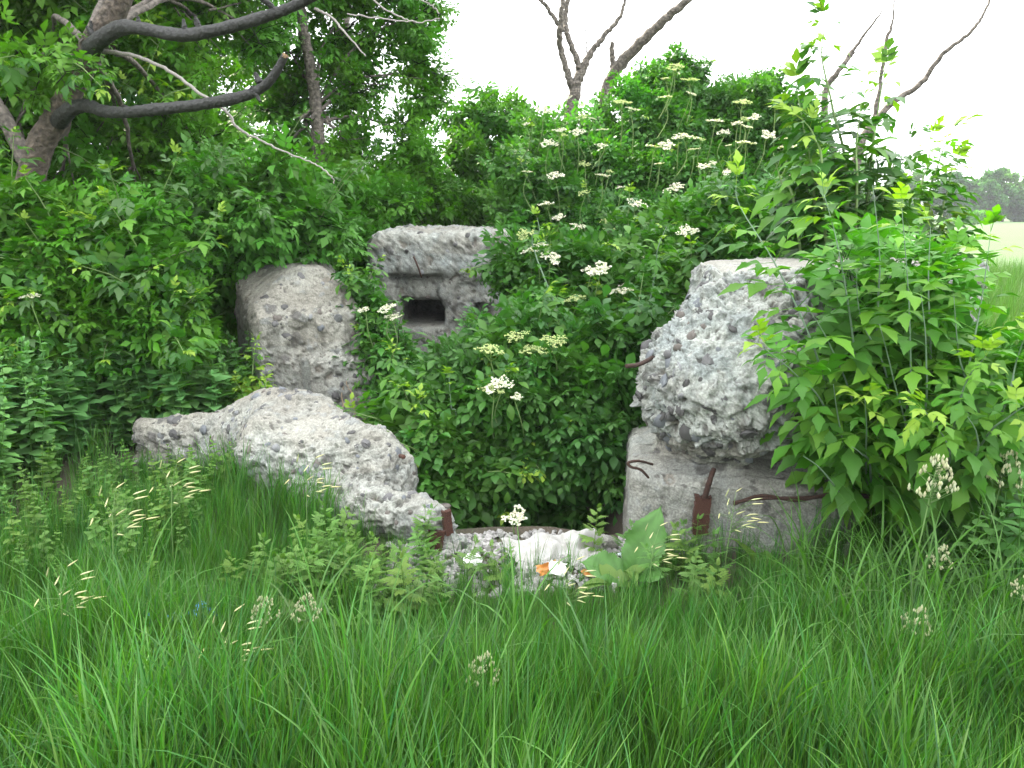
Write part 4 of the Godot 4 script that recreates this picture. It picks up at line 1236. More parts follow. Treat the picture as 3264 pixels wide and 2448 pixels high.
	shrub("elder_shrub", "leafy elder filling the pit, pale flat umbels on its crown", low(Vector3(-0.019, -0.036, -5.4)), [[Vector3(-0.239, 0.393, -5.5), 0.22], [Vector3(0.074, 0.605, -5.4), 0.34], [Vector3(0.375, 0.532, -5.3), 0.32], [Vector3(-0.076, 0.424, -5.1), 0.36], [Vector3(0.271, 0.33, -5), 0.36], [Vector3(0.042, 0.136, -5.15), 0.32], [Vector3(-0.317, 0.339, -5.2), 0.26]], "elder", M.elder, 0.2, 0.5, 20.0, 290, M.elder_set, M.young, s5)
	shrub("elder_shrub", "dark elder at the right of the pit, leaning against the broken lump", low(Vector3(0.557, -0.03, -4.9)), [[Vector3(0.567, 0.484, -5.1), 0.28], [Vector3(0.613, 0.284, -4.95), 0.28], [Vector3(0.553, 0.011, -5.15), 0.26], [Vector3(0.347, -0.132, -5.2), 0.26], [Vector3(0.732, 0.746, -5.3), 0.26]], "elder", M.elder, 0.19, 0.45, 18.0, 180, [M.elder_set[1], M.elder], M.elder, [], Color(0.85, 0.88, 0.95))
	shrub("elder_shrub", "light green elder at the left of the pit beside the heaved slab", low(Vector3(-0.51, -0.016, -4.95)), [[Vector3(-0.736, 0.339, -5.2), 0.2], [Vector3(-0.508, 0.3, -5), 0.26], [Vector3(-0.353, 0.122, -4.8), 0.28], [Vector3(-0.458, 0.01, -4.7), 0.2], [Vector3(-0.164, -0.064, -5), 0.24]], "elder", M.elder, 0.19, 0.45, 20.0, 260, [M.elder_set[2], M.elder], M.young, [], Color(1.2, 1.15, 1.0))
	shrub("elder_shrub", "elder with pale buds rising behind the flat top of the broken wall", low(Vector3(1.568, 1.083, -6.2)), [[Vector3(1.249, 1.288, -6.2), 0.25], [Vector3(1.575, 1.42, -6.3), 0.3], [Vector3(1.918, 1.488, -6.3), 0.3], [Vector3(1.64, 1.3, -6), 0.2], [Vector3(1.017, 1.055, -5.8), 0.2]], "elder", M.elder, 0.19, 0.45, 18.0, 140, M.elder_set, M.young, [[Vector3(1.652, 1.369, -5.6), 0.13, false], [Vector3(1.194, 1.454, -5.8), 0.16, true], [Vector3(1.829, 1.504, -5.7), 0.18, true]], Color(1.1, 1.1, 1.0))

func build_saplings() -> void:
	var bright := [leaf_mat("sapling_leaf", 0.09, 0.29, 0.024, 0.45), M.maple_set[1], leaf_mat("sapling_leaf_light", 0.16, 0.38, 0.03, 0.48), M.maple]
	var t := thing("maple_sapling", low(Vector3(1.926, 0, -4.204)), "big-leaved young maple in front of the broken wall, yellow-green at its tips", "sapling")
	var b := t.position
	stems(t, [
		[b, Vector3(1.686, 0.78, -3.45), Vector3(1.594, 1.2, -3.3), Vector3(1.472, 1.654, -3.2)],
		[b + Vector3(-0.06, 0, 0), Vector3(1.358, 0.78, -3.45), Vector3(1.136, 1.002, -3.25), Vector3(0.936, 1.148, -3.1)],
		[b + Vector3(-0.03, 0, 0.03), Vector3(1.481, 0.972, -3.5), Vector3(1.334, 1.452, -3.4), Vector3(1.248, 1.708, -3.4)],
		[b, Vector3(1.558, 0.557, -3.5), Vector3(1.46, 0.759, -3.3), Vector3(1.375, 0.93, -3.15)],
		[b + Vector3(-0.08, 0, 0), Vector3(1.345, 0.932, -3.5), Vector3(1.12, 1.373, -3.45), Vector3(0.945, 1.654, -3.5), Vector3(0.92, 1.747, -3.5)],
		[b + Vector3(0.02, 0, 0), Vector3(1.553, 1.173, -3.5), Vector3(1.494, 1.452, -3.4), Vector3(1.418, 1.743, -3.35)],
		[b + Vector3(-0.05, 0, 0.04), Vector3(1.404, 0.464, -3.4), Vector3(1.239, 0.631, -3.2), Vector3(1.115, 0.725, -3.05)],
		[b, Vector3(1.557, 0.552, -3.45), Vector3(1.402, 0.69, -3.2), Vector3(1.256, 0.791, -2.95)],
		[b, Vector3(1.499, 0.767, -3.5), Vector3(1.294, 1.117, -3.35), Vector3(1.135, 1.286, -3.2)],
		[b + Vector3(0.06, 0, 0), Vector3(1.712, 0.615, -3.45), Vector3(1.55, 0.973, -3.3), Vector3(1.406, 1.221, -3.15)],
		[b + Vector3(0.03, 0, 0), Vector3(1.63, 0.87, -3.5), Vector3(1.44, 1.206, -3.4), Vector3(1.363, 1.403, -3.3)],
		[b + Vector3(0.08, 0, 0), Vector3(1.736, 0.732, -3.4), Vector3(1.62, 1.104, -3.2), Vector3(1.53, 1.332, -3.1)],
		[b + Vector3(-0.06, 0, 0), Vector3(1.476, 0.557, -3.5), Vector3(1.337, 0.818, -3.3), Vector3(1.248, 0.985, -3.15)],
	], 0.0065, M.stem_pale, 0.075, 0.28, "maple", bright, M.young, Vector3(0, 0.12, 0), 0.3)
	crown("foliage", t, bough("maple", 0.24, 0.5, 4, Color(0.2, 0.26, 0.16)), bright[0], [[Vector3(1.709, 0.989, -3.75), 0.2], [Vector3(1.768, 0.804, -3.7), 0.22], [Vector3(1.83, 1.16, -3.75), 0.2], [Vector3(1.551, 0.606, -3.7), 0.18], [Vector3(1.596, 1.302, -3.8), 0.16]], 12.0, 0.5)
	t = thing("maple_sapling", low(Vector3(2.308, 0, -4.273)), "young maple nearest the right edge, stems rising in front of the field", "sapling")
	b = t.position
	stems(t, [
		[b, Vector3(1.895, 0.893, -3.4), Vector3(1.87, 1.293, -3.3), Vector3(1.875, 1.565, -3.3)],
		[b, Vector3(1.816, 0.778, -3.3), Vector3(1.739, 1.014, -3.1), Vector3(1.712, 1.13, -2.95)],
		[b + Vector3(0.05, 0, 0), Vector3(2.002, 0.818, -3.3), Vector3(1.978, 1.068, -3.2), Vector3(1.95, 1.227, -3.1)],
		[b + Vector3(-0.05, 0, 0), Vector3(1.8, 0.972, -3.5), Vector3(1.728, 1.334, -3.45), Vector3(1.712, 1.58, -3.45)],
		[b, Vector3(1.815, 0.62, -3.3), Vector3(1.655, 0.813, -3.1), Vector3(1.497, 0.941, -2.95)],
		[b + Vector3(0.05, 0, 0), Vector3(1.881, 0.728, -3.2), Vector3(1.854, 0.893, -3), Vector3(1.869, 0.97, -2.9)],
		[b + Vector3(0.03, 0, 0), Vector3(1.926, 0.793, -3.4), Vector3(1.801, 1.087, -3.3), Vector3(1.705, 1.322, -3.2)],
		[b + Vector3(0.0, 0, 0), Vector3(1.853, 0.651, -3.2), Vector3(1.742, 0.822, -3), Vector3(1.642, 0.919, -2.9)],
	], 0.0065, M.stem_pale, 0.08, 0.27, "maple", bright, M.young, Vector3(0, 0.12, 0), 0.28)
	crown("foliage", t, bough("maple", 0.22, 0.5, 4, Color(0.2, 0.26, 0.16)), bright[0], [[Vector3(1.987, 0.934, -3.7), 0.18], [Vector3(2.041, 0.721, -3.6), 0.2], [Vector3(2.199, 0.785, -3.6), 0.18]], 10.0, 0.5)
	# taller ones behind, blown to the left and right by the wind
	t = thing("maple_sapling", low(Vector3(2.223, 1.335, -5.4)), "tall windblown maple sapling standing highest against the white sky", "sapling")
	b = t.position
	stems(t, [
		[b, Vector3(2.052, 1.712, -5.2), Vector3(1.926, 2.226, -5.2), Vector3(1.833, 2.54, -5.2), Vector3(1.845, 2.733, -5.2)],
		[b + Vector3(0.05, 0, 0), Vector3(2.157, 1.738, -5.15), Vector3(2.171, 2.194, -5.15), Vector3(2.191, 2.429, -5.15)],
		[b + Vector3(-0.1, 0, 0), Vector3(1.838, 1.684, -5.15), Vector3(1.754, 2.062, -5.15), Vector3(1.695, 2.358, -5.2)],
		[b + Vector3(-0.06, 0, 0), Vector3(1.835, 1.736, -5), Vector3(1.757, 2.05, -5), Vector3(1.682, 2.153, -5)],
		[b + Vector3(0.06, 0, 0), Vector3(2.03, 1.683, -5), Vector3(2.005, 1.972, -5), Vector3(2.008, 2.255, -5)],
		[b + Vector3(0.1, 0, 0), Vector3(2.218, 1.601, -5.1), Vector3(2.264, 1.845, -5.1), Vector3(2.285, 2.058, -5.1)],
		[b + Vector3(-0.12, 0, 0), Vector3(1.715, 1.601, -5.1), Vector3(1.618, 1.792, -5.1), Vector3(1.551, 1.979, -5.1)],
	], 0.012, M.stem_green, 0.07, 0.42, "maple", M.maple_set, M.young, Vector3(-0.35, -0.15, 0), 0.3)
	crown("foliage", t, bough("maple", 0.22, 0.5, 4, Color(0.2, 0.26, 0.16)), M.maple, [[Vector3(2.101, 1.599, -5.3), 0.28], [Vector3(1.921, 1.685, -5.3), 0.2, 0.6]], 5.0, 0.5)
	t = thing("maple_sapling", low(Vector3(2.886, 1.306, -5.9)), "windblown maple sapling right of the tallest one, left of the far trees", "sapling")
	b = t.position
	stems(t, [
		[b, Vector3(2.791, 1.596, -5.7), Vector3(2.833, 1.928, -5.7), Vector3(2.888, 2.136, -5.7)],
		[b, Vector3(2.738, 1.657, -5.7), Vector3(2.772, 1.928, -5.7), Vector3(2.769, 2.106, -5.7)],
		[b + Vector3(0.1, 0, 0), Vector3(2.843, 1.506, -5.6), Vector3(2.863, 1.746, -5.6), Vector3(2.887, 1.953, -5.6)],
		[b - Vector3(0.1, 0, 0), Vector3(2.628, 1.506, -5.6), Vector3(2.622, 1.716, -5.6), Vector3(2.598, 1.805, -5.6)],
		[b - Vector3(0.1, 0, 0), Vector3(2.684, 1.389, -5.5), Vector3(2.732, 1.509, -5.5), Vector3(2.813, 1.598, -5.5)],
	], 0.011, M.stem_green, 0.07, 0.38, "maple", M.maple_set, M.young, Vector3(0.15, -0.1, 0), 0.3)
	t = thing("elder_sapling", low(Vector3(-2.09, 0.2, -6.51)), "small bright green seedling at the foot of the upright stub's left face", "sapling")
	b = t.position
	stems(t, [[b, Vector3(-1.793, 0.468, -5.6), Vector3(-1.755, 0.672, -5.55), Vector3(-1.721, 0.781, -5.5)], [b, Vector3(-1.828, 0.425, -5.5), Vector3(-1.853, 0.516, -5.45)], [b, Vector3(-1.687, 0.425, -5.5), Vector3(-1.65, 0.532, -5.45)]], 0.006, M.stem_green, 0.06, 0.17, "elder", [M.elder_set[2], M.young, M.maple_set[1]], M.young, Vector3.ZERO, 0.2)
	t = thing("maple_sapling", low(Vector3(0.759, 1.2, -5.6)), "upright maple shoot rising from the elder before the embrasure wall", "sapling")
	b = t.position
	stems(t, [[b, Vector3(0.179, 1.3, -6), Vector3(0.193, 1.497, -5.95), Vector3(0.176, 1.593, -5.95)], [b, Vector3(0.931, 1.147, -5.5), Vector3(0.936, 1.394, -5.4), Vector3(0.99, 1.54, -5.4)]], 0.008, M.stem_pale, 0.08, 0.2, "maple", [M.maple_set[1], M.maple], M.young, Vector3.ZERO, 0.45)
	t = thing("maple_sapling", low(Vector3(-0.417, 0.12, -4.9)), "thin pale-stemmed maple seedlings standing in the pit", "sapling")
	b = t.position
	stems(t, [[b, Vector3(-0.335, 0.354, -4.8), Vector3(-0.361, 0.496, -4.8), Vector3(-0.372, 0.679, -4.8)], [b, Vector3(-0.48, 0.296, -4.7), Vector3(-0.503, 0.477, -4.65), Vector3(-0.53, 0.585, -4.6)], [b, Vector3(-0.075, 0.389, -5), Vector3(-0.117, 0.536, -5), Vector3(-0.131, 0.74, -5)]], 0.006, M.stem_pale, 0.09, 0.2, "maple", [M.maple_set[1], M.maple], M.young, Vector3.ZERO, 0.4)

func build_far() -> void:
	# the line of trees across the field and the pale bushes before it
	var b := st_new()
	for k in 260:
		var p := unit() * Vector3(1, 0.7, 1) * R(0.3, 1.0)
		leaflet(b, Transform3D(frame(unit(), unit()), p), R(0.35, 0.6), R(0.12, 0.22), LANCE, 0.1, 0.4, _vary(Color.WHITE))
	var clump := done(b)
	var looks := [["dark round tree in the row across the field", Color(0.75, 0.85, 0.95), 5.6, 2.2], ["tall pale airy tree in the row across the field", Color(1.5, 1.3, 1.0), 8.2, 2.4], ["mid green bushy tree in the row across the field", Color(1.1, 1.2, 0.95), 6.6, 2.6], ["broad low tree in the row across the field", Color(1.0, 1.05, 1.1), 4.6, 2.4]]
	var x := 38.0
	var k := 0
	var nth := ["leftmost", "second from the left", "third from the left", "fourth from the left", "fifth from the left", "sixth from the left", "seventh from the left", "eighth from the left", "ninth from the left", "ninth from the right", "eighth from the right", "seventh from the right", "sixth from the right", "fifth from the right", "fourth from the right", "third from the right", "second from the right", "rightmost"]
	while k < 18:
		var l: Array = looks[[0, 2, 1, 3, 0, 1, 0, 0, 2, 1, 3, 2, 1, 0, 2, 1, 3, 0][k]]
		var H: float = l[2] * R(0.85, 1.2)
		var z := -120.0 + R(-5, 4) - 0.12 * (x - 100.0)
		var t := thing("field_tree", Vector3(x, 0, z), l[0] + ", " + nth[k], "tree", "trees in the far row across the field")
		var st := st_new()
		limb(st, [Vector3(0, -0.2, 0), Vector3(0.1, H * 0.4, 0), Vector3(-0.1, H * 0.8, 0)], [0.2, 0.15, 0.06], 6, 0.05, 0.05)
		part("trunk", done(st), M.grey_bark, t)
		var xf := []
		var cols := []
		var sparse := 0.55 if l[0].begins_with("tall") else 1.0
		for j in int(46 * sparse):
			var u := unit() * sqrt(R(0.1, 1.0))
			var q := Vector3(u.x * l[3] * 1.25, H * 0.5 + u.y * H * 0.5, u.z * l[3])
			xf.append(Transform3D(Basis(unit(), R(0, TAU)).scaled(Vector3.ONE * R(0.5, 0.95)), q))
			var v := R(0.75, 1.3)
			cols.append(Color(l[1].r * v, l[1].g * v, l[1].b * v))
		multi("crown", clump, M.far, xf, cols, t)
		x += R(2.6, 4.0)
		k += 1
	for e in [[Vector3(51.436, 0, -96.677), "left one of three low yellow-green bushes at the field's far edge"], [Vector3(49.34, 0, -90.936), "middle and tallest of three yellow-green bushes at the field's far edge"], [Vector3(53.557, 0, -96.677), "right one of three low yellow-green bushes at the field's far edge"]]:
		var q: Vector3 = e[0]
		var t := thing("field_bush", q, e[1], "bush", "yellow-green bushes at the field's far edge")
		var st := st_new()
		limb(st, [Vector3(0, -0.1, 0), Vector3(0.05, 0.7, 0)], [0.06, 0.03], 5)
		part("stem", done(st), M.grey_bark, t)
		var xf := []
		var cols := []
		for j in 10:
			xf.append(Transform3D(Basis(unit(), R(0, TAU)).scaled(Vector3.ONE * R(0.3, 0.5)), Vector3(R(-0.7, 0.7), R(0.3, 1.3), R(-0.5, 0.5))))
			cols.append(Color(1.7, 1.9, 0.6) * R(0.85, 1.15))
		multi("foliage", clump, M.far, xf, cols, t)

func build_grass() -> void:
	var root := thing("meadow_grass", Vector3.ZERO, "tall uncut green grass filling the foreground in front of the ruin", "grass", "", "stuff")
	var kinds := []
	for k in 5: kinds.append([tuft(18, Vector2(0.28, 0.66), Vector2(0.003, 0.0066), 0.12, 0.34, 0.05, 6), 1.0])
	for k in 3: kinds.append([tuft(9, Vector2(0.45, 0.8), Vector2(0.006, 0.0125), 0.14, 0.8, 0.05, 8, Color(1.05, 1.1, 2.2)), 0.45])
	for k in 2: kinds.append([tuft(26, Vector2(0.12, 0.32), Vector2(0.003, 0.006), 0.35, 0.7, 0.06, 4), 1.2])
	var lists := []
	for k in kinds: lists.append([[], []])
	var n := 0
	while n < 46000:
		var z := -R(1.25, 6.6) if n % 3 else -R(1.25, 4.0)
		var x := R(-1, 1) * (1.1 - z * 0.72)
		n += 1
		if not clear_of_walls(x, z): continue
		# thin over gravel, nettles and under the trees
		var p := Vector2(x, z)
		var thin := 1.0
		if x > -0.45 and x < 0.62 and z < -3.62: thin = 0.0
		if x > -0.7 and x < 0.6 and z < -3.3: thin = minf(thin, 0.3)
		if x < -1.9 and z < -5.0: thin *= 0.15
		if x > -1.6 and x < -0.3 and z < -4.75: thin = 0.0
		if x < -2.3 and z < -3.7: thin *= 0.3
		if z < -5.2 and x < 0.8: thin = 0.0
		if x > 0.9 and z < -3.2: thin *= 0.5
		if R(0, 1) > thin: continue
		var g := n_ground.get_noise_2d(x * 1.3 + 30, z * 1.3)
		var i := rng.randi() % kinds.size()
		if g > 0.15 and R(0, 1) < 0.4: i = 5 + rng.randi() % 3
		if R(0, 1) > kinds[i][1]: continue
		var s := R(0.6, 1.25) * (0.95 + 0.55 * g) * lerpf(0.7, 0.3 if x < 1.3 and x > -0.9 else 0.46, smoothstep(-2.0, -3.2, z))
		var b := Basis(Vector3.UP, R(0, TAU)) * Basis(Vector3.RIGHT, R(-0.12, 0.12))
		b = Basis(Vector3.BACK, -0.08 + R(-0.08, 0.08)) * b
		lists[i][0].append(Transform3D(b.scaled(Vector3.ONE * s), Vector3(x, ground(x, z) - 0.01, z)))
		var v := R(0.7, 1.3) * (1.0 + 0.35 * n_ground.get_noise_2d(x * 2.2, z * 2.2 + 17))
		lists[i][1].append(Color(v * R(0.7, 1.25), v, v * R(0.7, 1.6)))
	for k in kinds.size():
		multi("grass_tufts", kinds[k][0], M.grass, lists[k][0], lists[k][1], root)
	var low_weeds := []
	for k in 3:
		var st := st_new()
		for j in 7:
			var a := R(0, TAU)
			var d := Vector3(cos(a), R(0.5, 1.6), sin(a)).normalized()
			leaflet(st, Transform3D(frame(d, Vector3.UP), Vector3.ZERO), R(0.12, 0.24), R(0.02, 0.035), ELDER, 0.15, R(0.6, 1.4), _vary(Color(1.1, 1.0, 1.0)))
		low_weeds.append(done(st))
	_plants(root, "rosettes", low_weeds, M.herb_pale, 170, func() -> Vector2:
		var z := -R(1.6, 3.6)
		return Vector2(R(-1, 1) * (0.9 - z * 0.7), z), Vector2(0.7, 1.2))
	# a clump of broad arching blades on the right
	var arch := tuft(14, Vector2(0.5, 0.85), Vector2(0.008, 0.013), 0.3, 2.0, 0.05, 10, Color(1.25, 1.1, 1.9))
	var axf := []
	var acol := []
	for k in 46:
		var q: Vector3 = Vector3(1.569, 0, -3.014) + Vector3(R(-0.45, 0.55), 0, R(-0.3, 0.3)) if k < 30 else Vector3(R(-2.0, 2.0), 0, R(-3.0, -1.6))
		axf.append(Transform3D(Basis(Vector3.UP, R(0, TAU)).scaled(Vector3.ONE * R(0.7, 1.0)), Vector3(q.x, ground(q.x, q.z), q.z)))
		acol.append(Color(1, 1, 1) * R(0.85, 1.15))
	multi("arching_tufts", arch, M.grass, axf, acol, root)
	# rough grass at the field's near side
	var side := thing("field_grass", Vector3.ZERO, "long sunlit grass at the near side of the field behind the right saplings", "grass", "", "stuff")
	var xf := []
	var cols := []
	for k in 9000:
		var z := -R(4.0, 22.0)
		var x := R(1.6 if z > -6.0 else 0.3, 4.0 - z * 0.75)
		if z < -8.0 and x < 3.0: continue
		if not clear_of_walls(x, z): continue
		var s := R(0.7, 1.2) * (1.0 if z > -9 else 0.8)
		xf.append(Transform3D(Basis(Vector3.UP, R(0, TAU)).scaled(Vector3.ONE * s), Vector3(x, ground(x, z) - 0.01, z)))
		var v := R(0.9, 1.4)
		cols.append(Color(v * R(0.65, 0.95), v * 0.72, v * 0.6))
	multi("grass_tufts", kinds[1][0], M.grass, xf, cols, side)
	# nettles
	var net := []
	for k in 4:
		var st := st_new()
		var H := R(0.5, 0.68)
		var pts := [Vector3.ZERO, Vector3(R(-0.02, 0.02), H * 0.5, R(-0.02, 0.02)), Vector3(R(-0.05, 0.05), H, R(-0.05, 0.05))]
		tube(st, pts, [0.004, 0.0035, 0.002], 4, Color(0.9, 0.9, 0.7), 0.0, false)
		for e in pairs_along(pts, 0.055, 0.105, 0.12, Vector3.ZERO, 0.35):
			leaf(st, e[0], "nettle", e[1] * (1.0 - 0.4 * pow(e[2], 6)), Color(1.25, 1.2, 1.1) if e[2] > 0.85 else Color.WHITE)
		net.append(done(st))
	var patch := thing("nettle_patch", Vector3.ZERO, "dense patch of stinging nettles left of the heaved slab", "nettles", "", "stuff")
	_plants(patch, "nettles", net, M.herb, 1300, func() -> Vector2:
		var z := -R(4.0, 6.4)
		return Vector2(R(-4.9, -2.7 if z > -5.2 else -1.9), z), Vector2(0.75, 1.25))
	patch = thing("nettle_patch", Vector3.ZERO, "small clump of nettles among tall grass at the right edge", "nettles", "", "stuff")
	_plants(patch, "nettles", net, M.herb, 70, func() -> Vector2: return Vector2(R(1.85, 3.2), -R(3.0, 4.1)), Vector2(0.8, 1.1))
	# feathery pale weeds in front of the slab
	var herbs := []
	for k in 3:
		var st := st_new()
		var H := R(0.22, 0.34)
		var pts := [Vector3.ZERO, Vector3(R(-0.02, 0.02), H * 0.5, 0), Vector3(R(-0.04, 0.04), H, R(-0.04, 0.04))]
		tube(st, pts, [0.003, 0.0025, 0.0015], 3, Color(1.1, 1, 0.8), 0.0, false)
		for e in pairs_along(pts, 0.035, 0.09, 0.1, Vector3.ZERO, 0.15):
			for j in 5:
				var f := j / 4.0
				for s in [-1.0, 1.0]:
					if j == 4 and s > 0: continue
					leaflet(st, e[0] * Transform3D(_turn(s * (0.9 - 0.5 * f) if j < 4 else 0.0, 0.1, 0.0), Vector3(0, 0, e[1] * (0.2 + 0.6 * f))), e[1] * 0.42, e[1] * 0.075, LANCE, 0.1, 0.3, _vary(Color(1.25, 1.2, 1.1)))
		herbs.append(done(st))
	patch = thing("mugwort_patch", Vector3.ZERO, "pale feathery weeds in front of the slab's broken right end", "weeds", "", "stuff")
	_plants(patch, "weeds", herbs, M.herb_pale, 75, func() -> Vector2:
		var x := R(-1.2, 0.9)
		return Vector2(x if x < -0.3 or x > 0.55 or R(0, 1) < 0.15 else R(-1.0, -0.4), -R(3.1, 3.75)), Vector2(0.45, 0.95))
	patch = thing("weed_patch", Vector3.ZERO, "broad-leaved green weeds growing up against the slab's left flank", "weeds", "", "stuff")
	_plants(patch, "weeds", net, M.herb_pale, 260, func() -> Vector2: return Vector2(R(-3.9, -1.5), -R(3.2, 4.5)), Vector2(0.3, 0.6))
	# seed heads that stand out, one by one
	var heads := [panicle(0), panicle(0), panicle(1), panicle(1)]
	for q in [["drooping oat-like seed head at the left edge of the grass", Vector3(-1.554, 0.482, -3), 0], ["drooping seed head left of the bare earth patch", Vector3(-1.488, 0.464, -3.4), 0], ["pale drooping seed head before the slab's pebbly face", Vector3(-0.924, 0.461, -3.5), 0], ["drooping seed head at the lower left of the meadow", Vector3(-1.489, 0.397, -2.5), 0], ["drooping seed head low in the left foreground", Vector3(-0.847, 0.342, -2.2), 0], ["drooping seed head before the rusty plate of the broken wall", Vector3(0.878, 0.414, -3.2), 0], ["fluffy pale seed head left of the meadow's middle", Vector3(-0.813, 0.348, -2.5), 1], ["fluffy seed head beside the left middle one", Vector3(-0.691, 0.348, -2.5), 1], ["small pale seed head at the bottom middle of the grass", Vector3(-0.1, 0.228, -2.1), 1], ["large cream seed head at the right edge of the grass", Vector3(1.713, 0.201, -2.6), 1], ["cream seed head right of the arching grass clump", Vector3(1.579, 0.281, -2.9), 1], ["cream seed head below the arching grass clump at the right", Vector3(1.251, 0.248, -2.4), 1], ["tall knotted seed head in front of the right sapling", Vector3(1.504, 0.718, -2.9), 1], ["thin seed head at the right beside the nettles", Vector3(1.946, 0.651, -3.2), 1], ["drooping seed head in front of the paper scraps", Vector3(0.527, 0.33, -3), 0], ["drooping seed head left of the burdock leaves", Vector3(0.178, 0.297, -2.7), 0]]:
		var top: Vector3 = q[1]
		var gy := ground(top.x, top.z)
		var p := part("seed_head", heads[q[2] * 2 + rng.randi() % 2], M.seed, self, Transform3D(Basis(Vector3.UP, R(-0.5, 0.5)).scaled(Vector3.ONE * maxf(top.y - gy + 0.05, 0.42)), Vector3(top.x, gy, top.z)))
		tag(p, q[0], "grass seed head", "seed heads in the meadow")

func _plants(parent: Node3D, called: String, meshes: Array, mat: Material, count: int, where: Callable, size: Vector2) -> void:
	var lists := []
	for m in meshes: lists.append([[], []])
	for k in count:
		var p: Vector2 = where.call()
		if not clear_of_walls(p.x, p.y): continue
		var i := rng.randi() % meshes.size()
		var b := Basis(Vector3.UP, R(0, TAU)) * Basis(Vector3.RIGHT, R(-0.15, 0.15))
		lists[i][0].append(Transform3D(b.scaled(Vector3.ONE * R(size.x, size.y)), Vector3(p.x, ground(p.x, p.y) - 0.01, p.y)))
		var v := R(0.85, 1.2)
		lists[i][1].append(Color(v * R(0.85, 1.15), v, v * R(0.85, 1.2)))
	for k in meshes.size():
		multi(called, meshes[k], mat, lists[k][0], lists[k][1], parent)

func crumple(nx: int, nz: int, size: Vector2, amp: float, seed_: int, fold := 0.0) -> ArrayMesh:
	var n := FastNoiseLite.new()
	n.seed = seed_
	n.noise_type = FastNoiseLite.TYPE_SIMPLEX_SMOOTH
	n.frequency = 1.0
	n.fractal_octaves = 2
	var g := []
	for j in nz + 1:
		for i in nx + 1:
			var u := float(i) / nx
			var v := float(j) / nz
			var e := 1.0 + 0.16 * n.get_noise_2d(u * 1.5 + 40, v * 1.5)
			var p := Vector3((u - 0.5) * size.x * e, 0, (v - 0.5) * size.y * e)
			var q := Vector2(u + 0.6 * v, v - 0.3 * u)
			# creases: folds run aslant and sharpen where they meet
			var crease := 1.0 - absf(n.get_noise_2d(q.x * 2.2 + 5, q.y * 0.9)) * 2.4
			p.y = amp * (0.45 * crease + 0.55 * n.get_noise_2d(u * 2.5, v * 2.5 + 8))
			p.y += fold * exp(-pow((v - 0.22 - 0.12 * sin(u * 3.0)) / 0.13, 2)) * (0.35 + 0.65 * smoothstep(0.1, 0.85, u))
			p.x += 0.5 * amp * n.get_noise_2d(v * 3, u * 3 + 9)
			p.z += 0.35 * fold * exp(-pow((v - 0.30) / 0.12, 2)) * u
			g.append(p)
	var st := st_new()
	for j in nz:
		for i in nx:
			var a := j * (nx + 1) + i
			tri(st, g[a], g[a + 1], g[a + nx + 2], Color.WHITE, Color.WHITE, Color.WHITE)
			tri(st, g[a], g[a + nx + 2], g[a + nx + 1], Color.WHITE, Color.WHITE, Color.WHITE)
	return done(st)

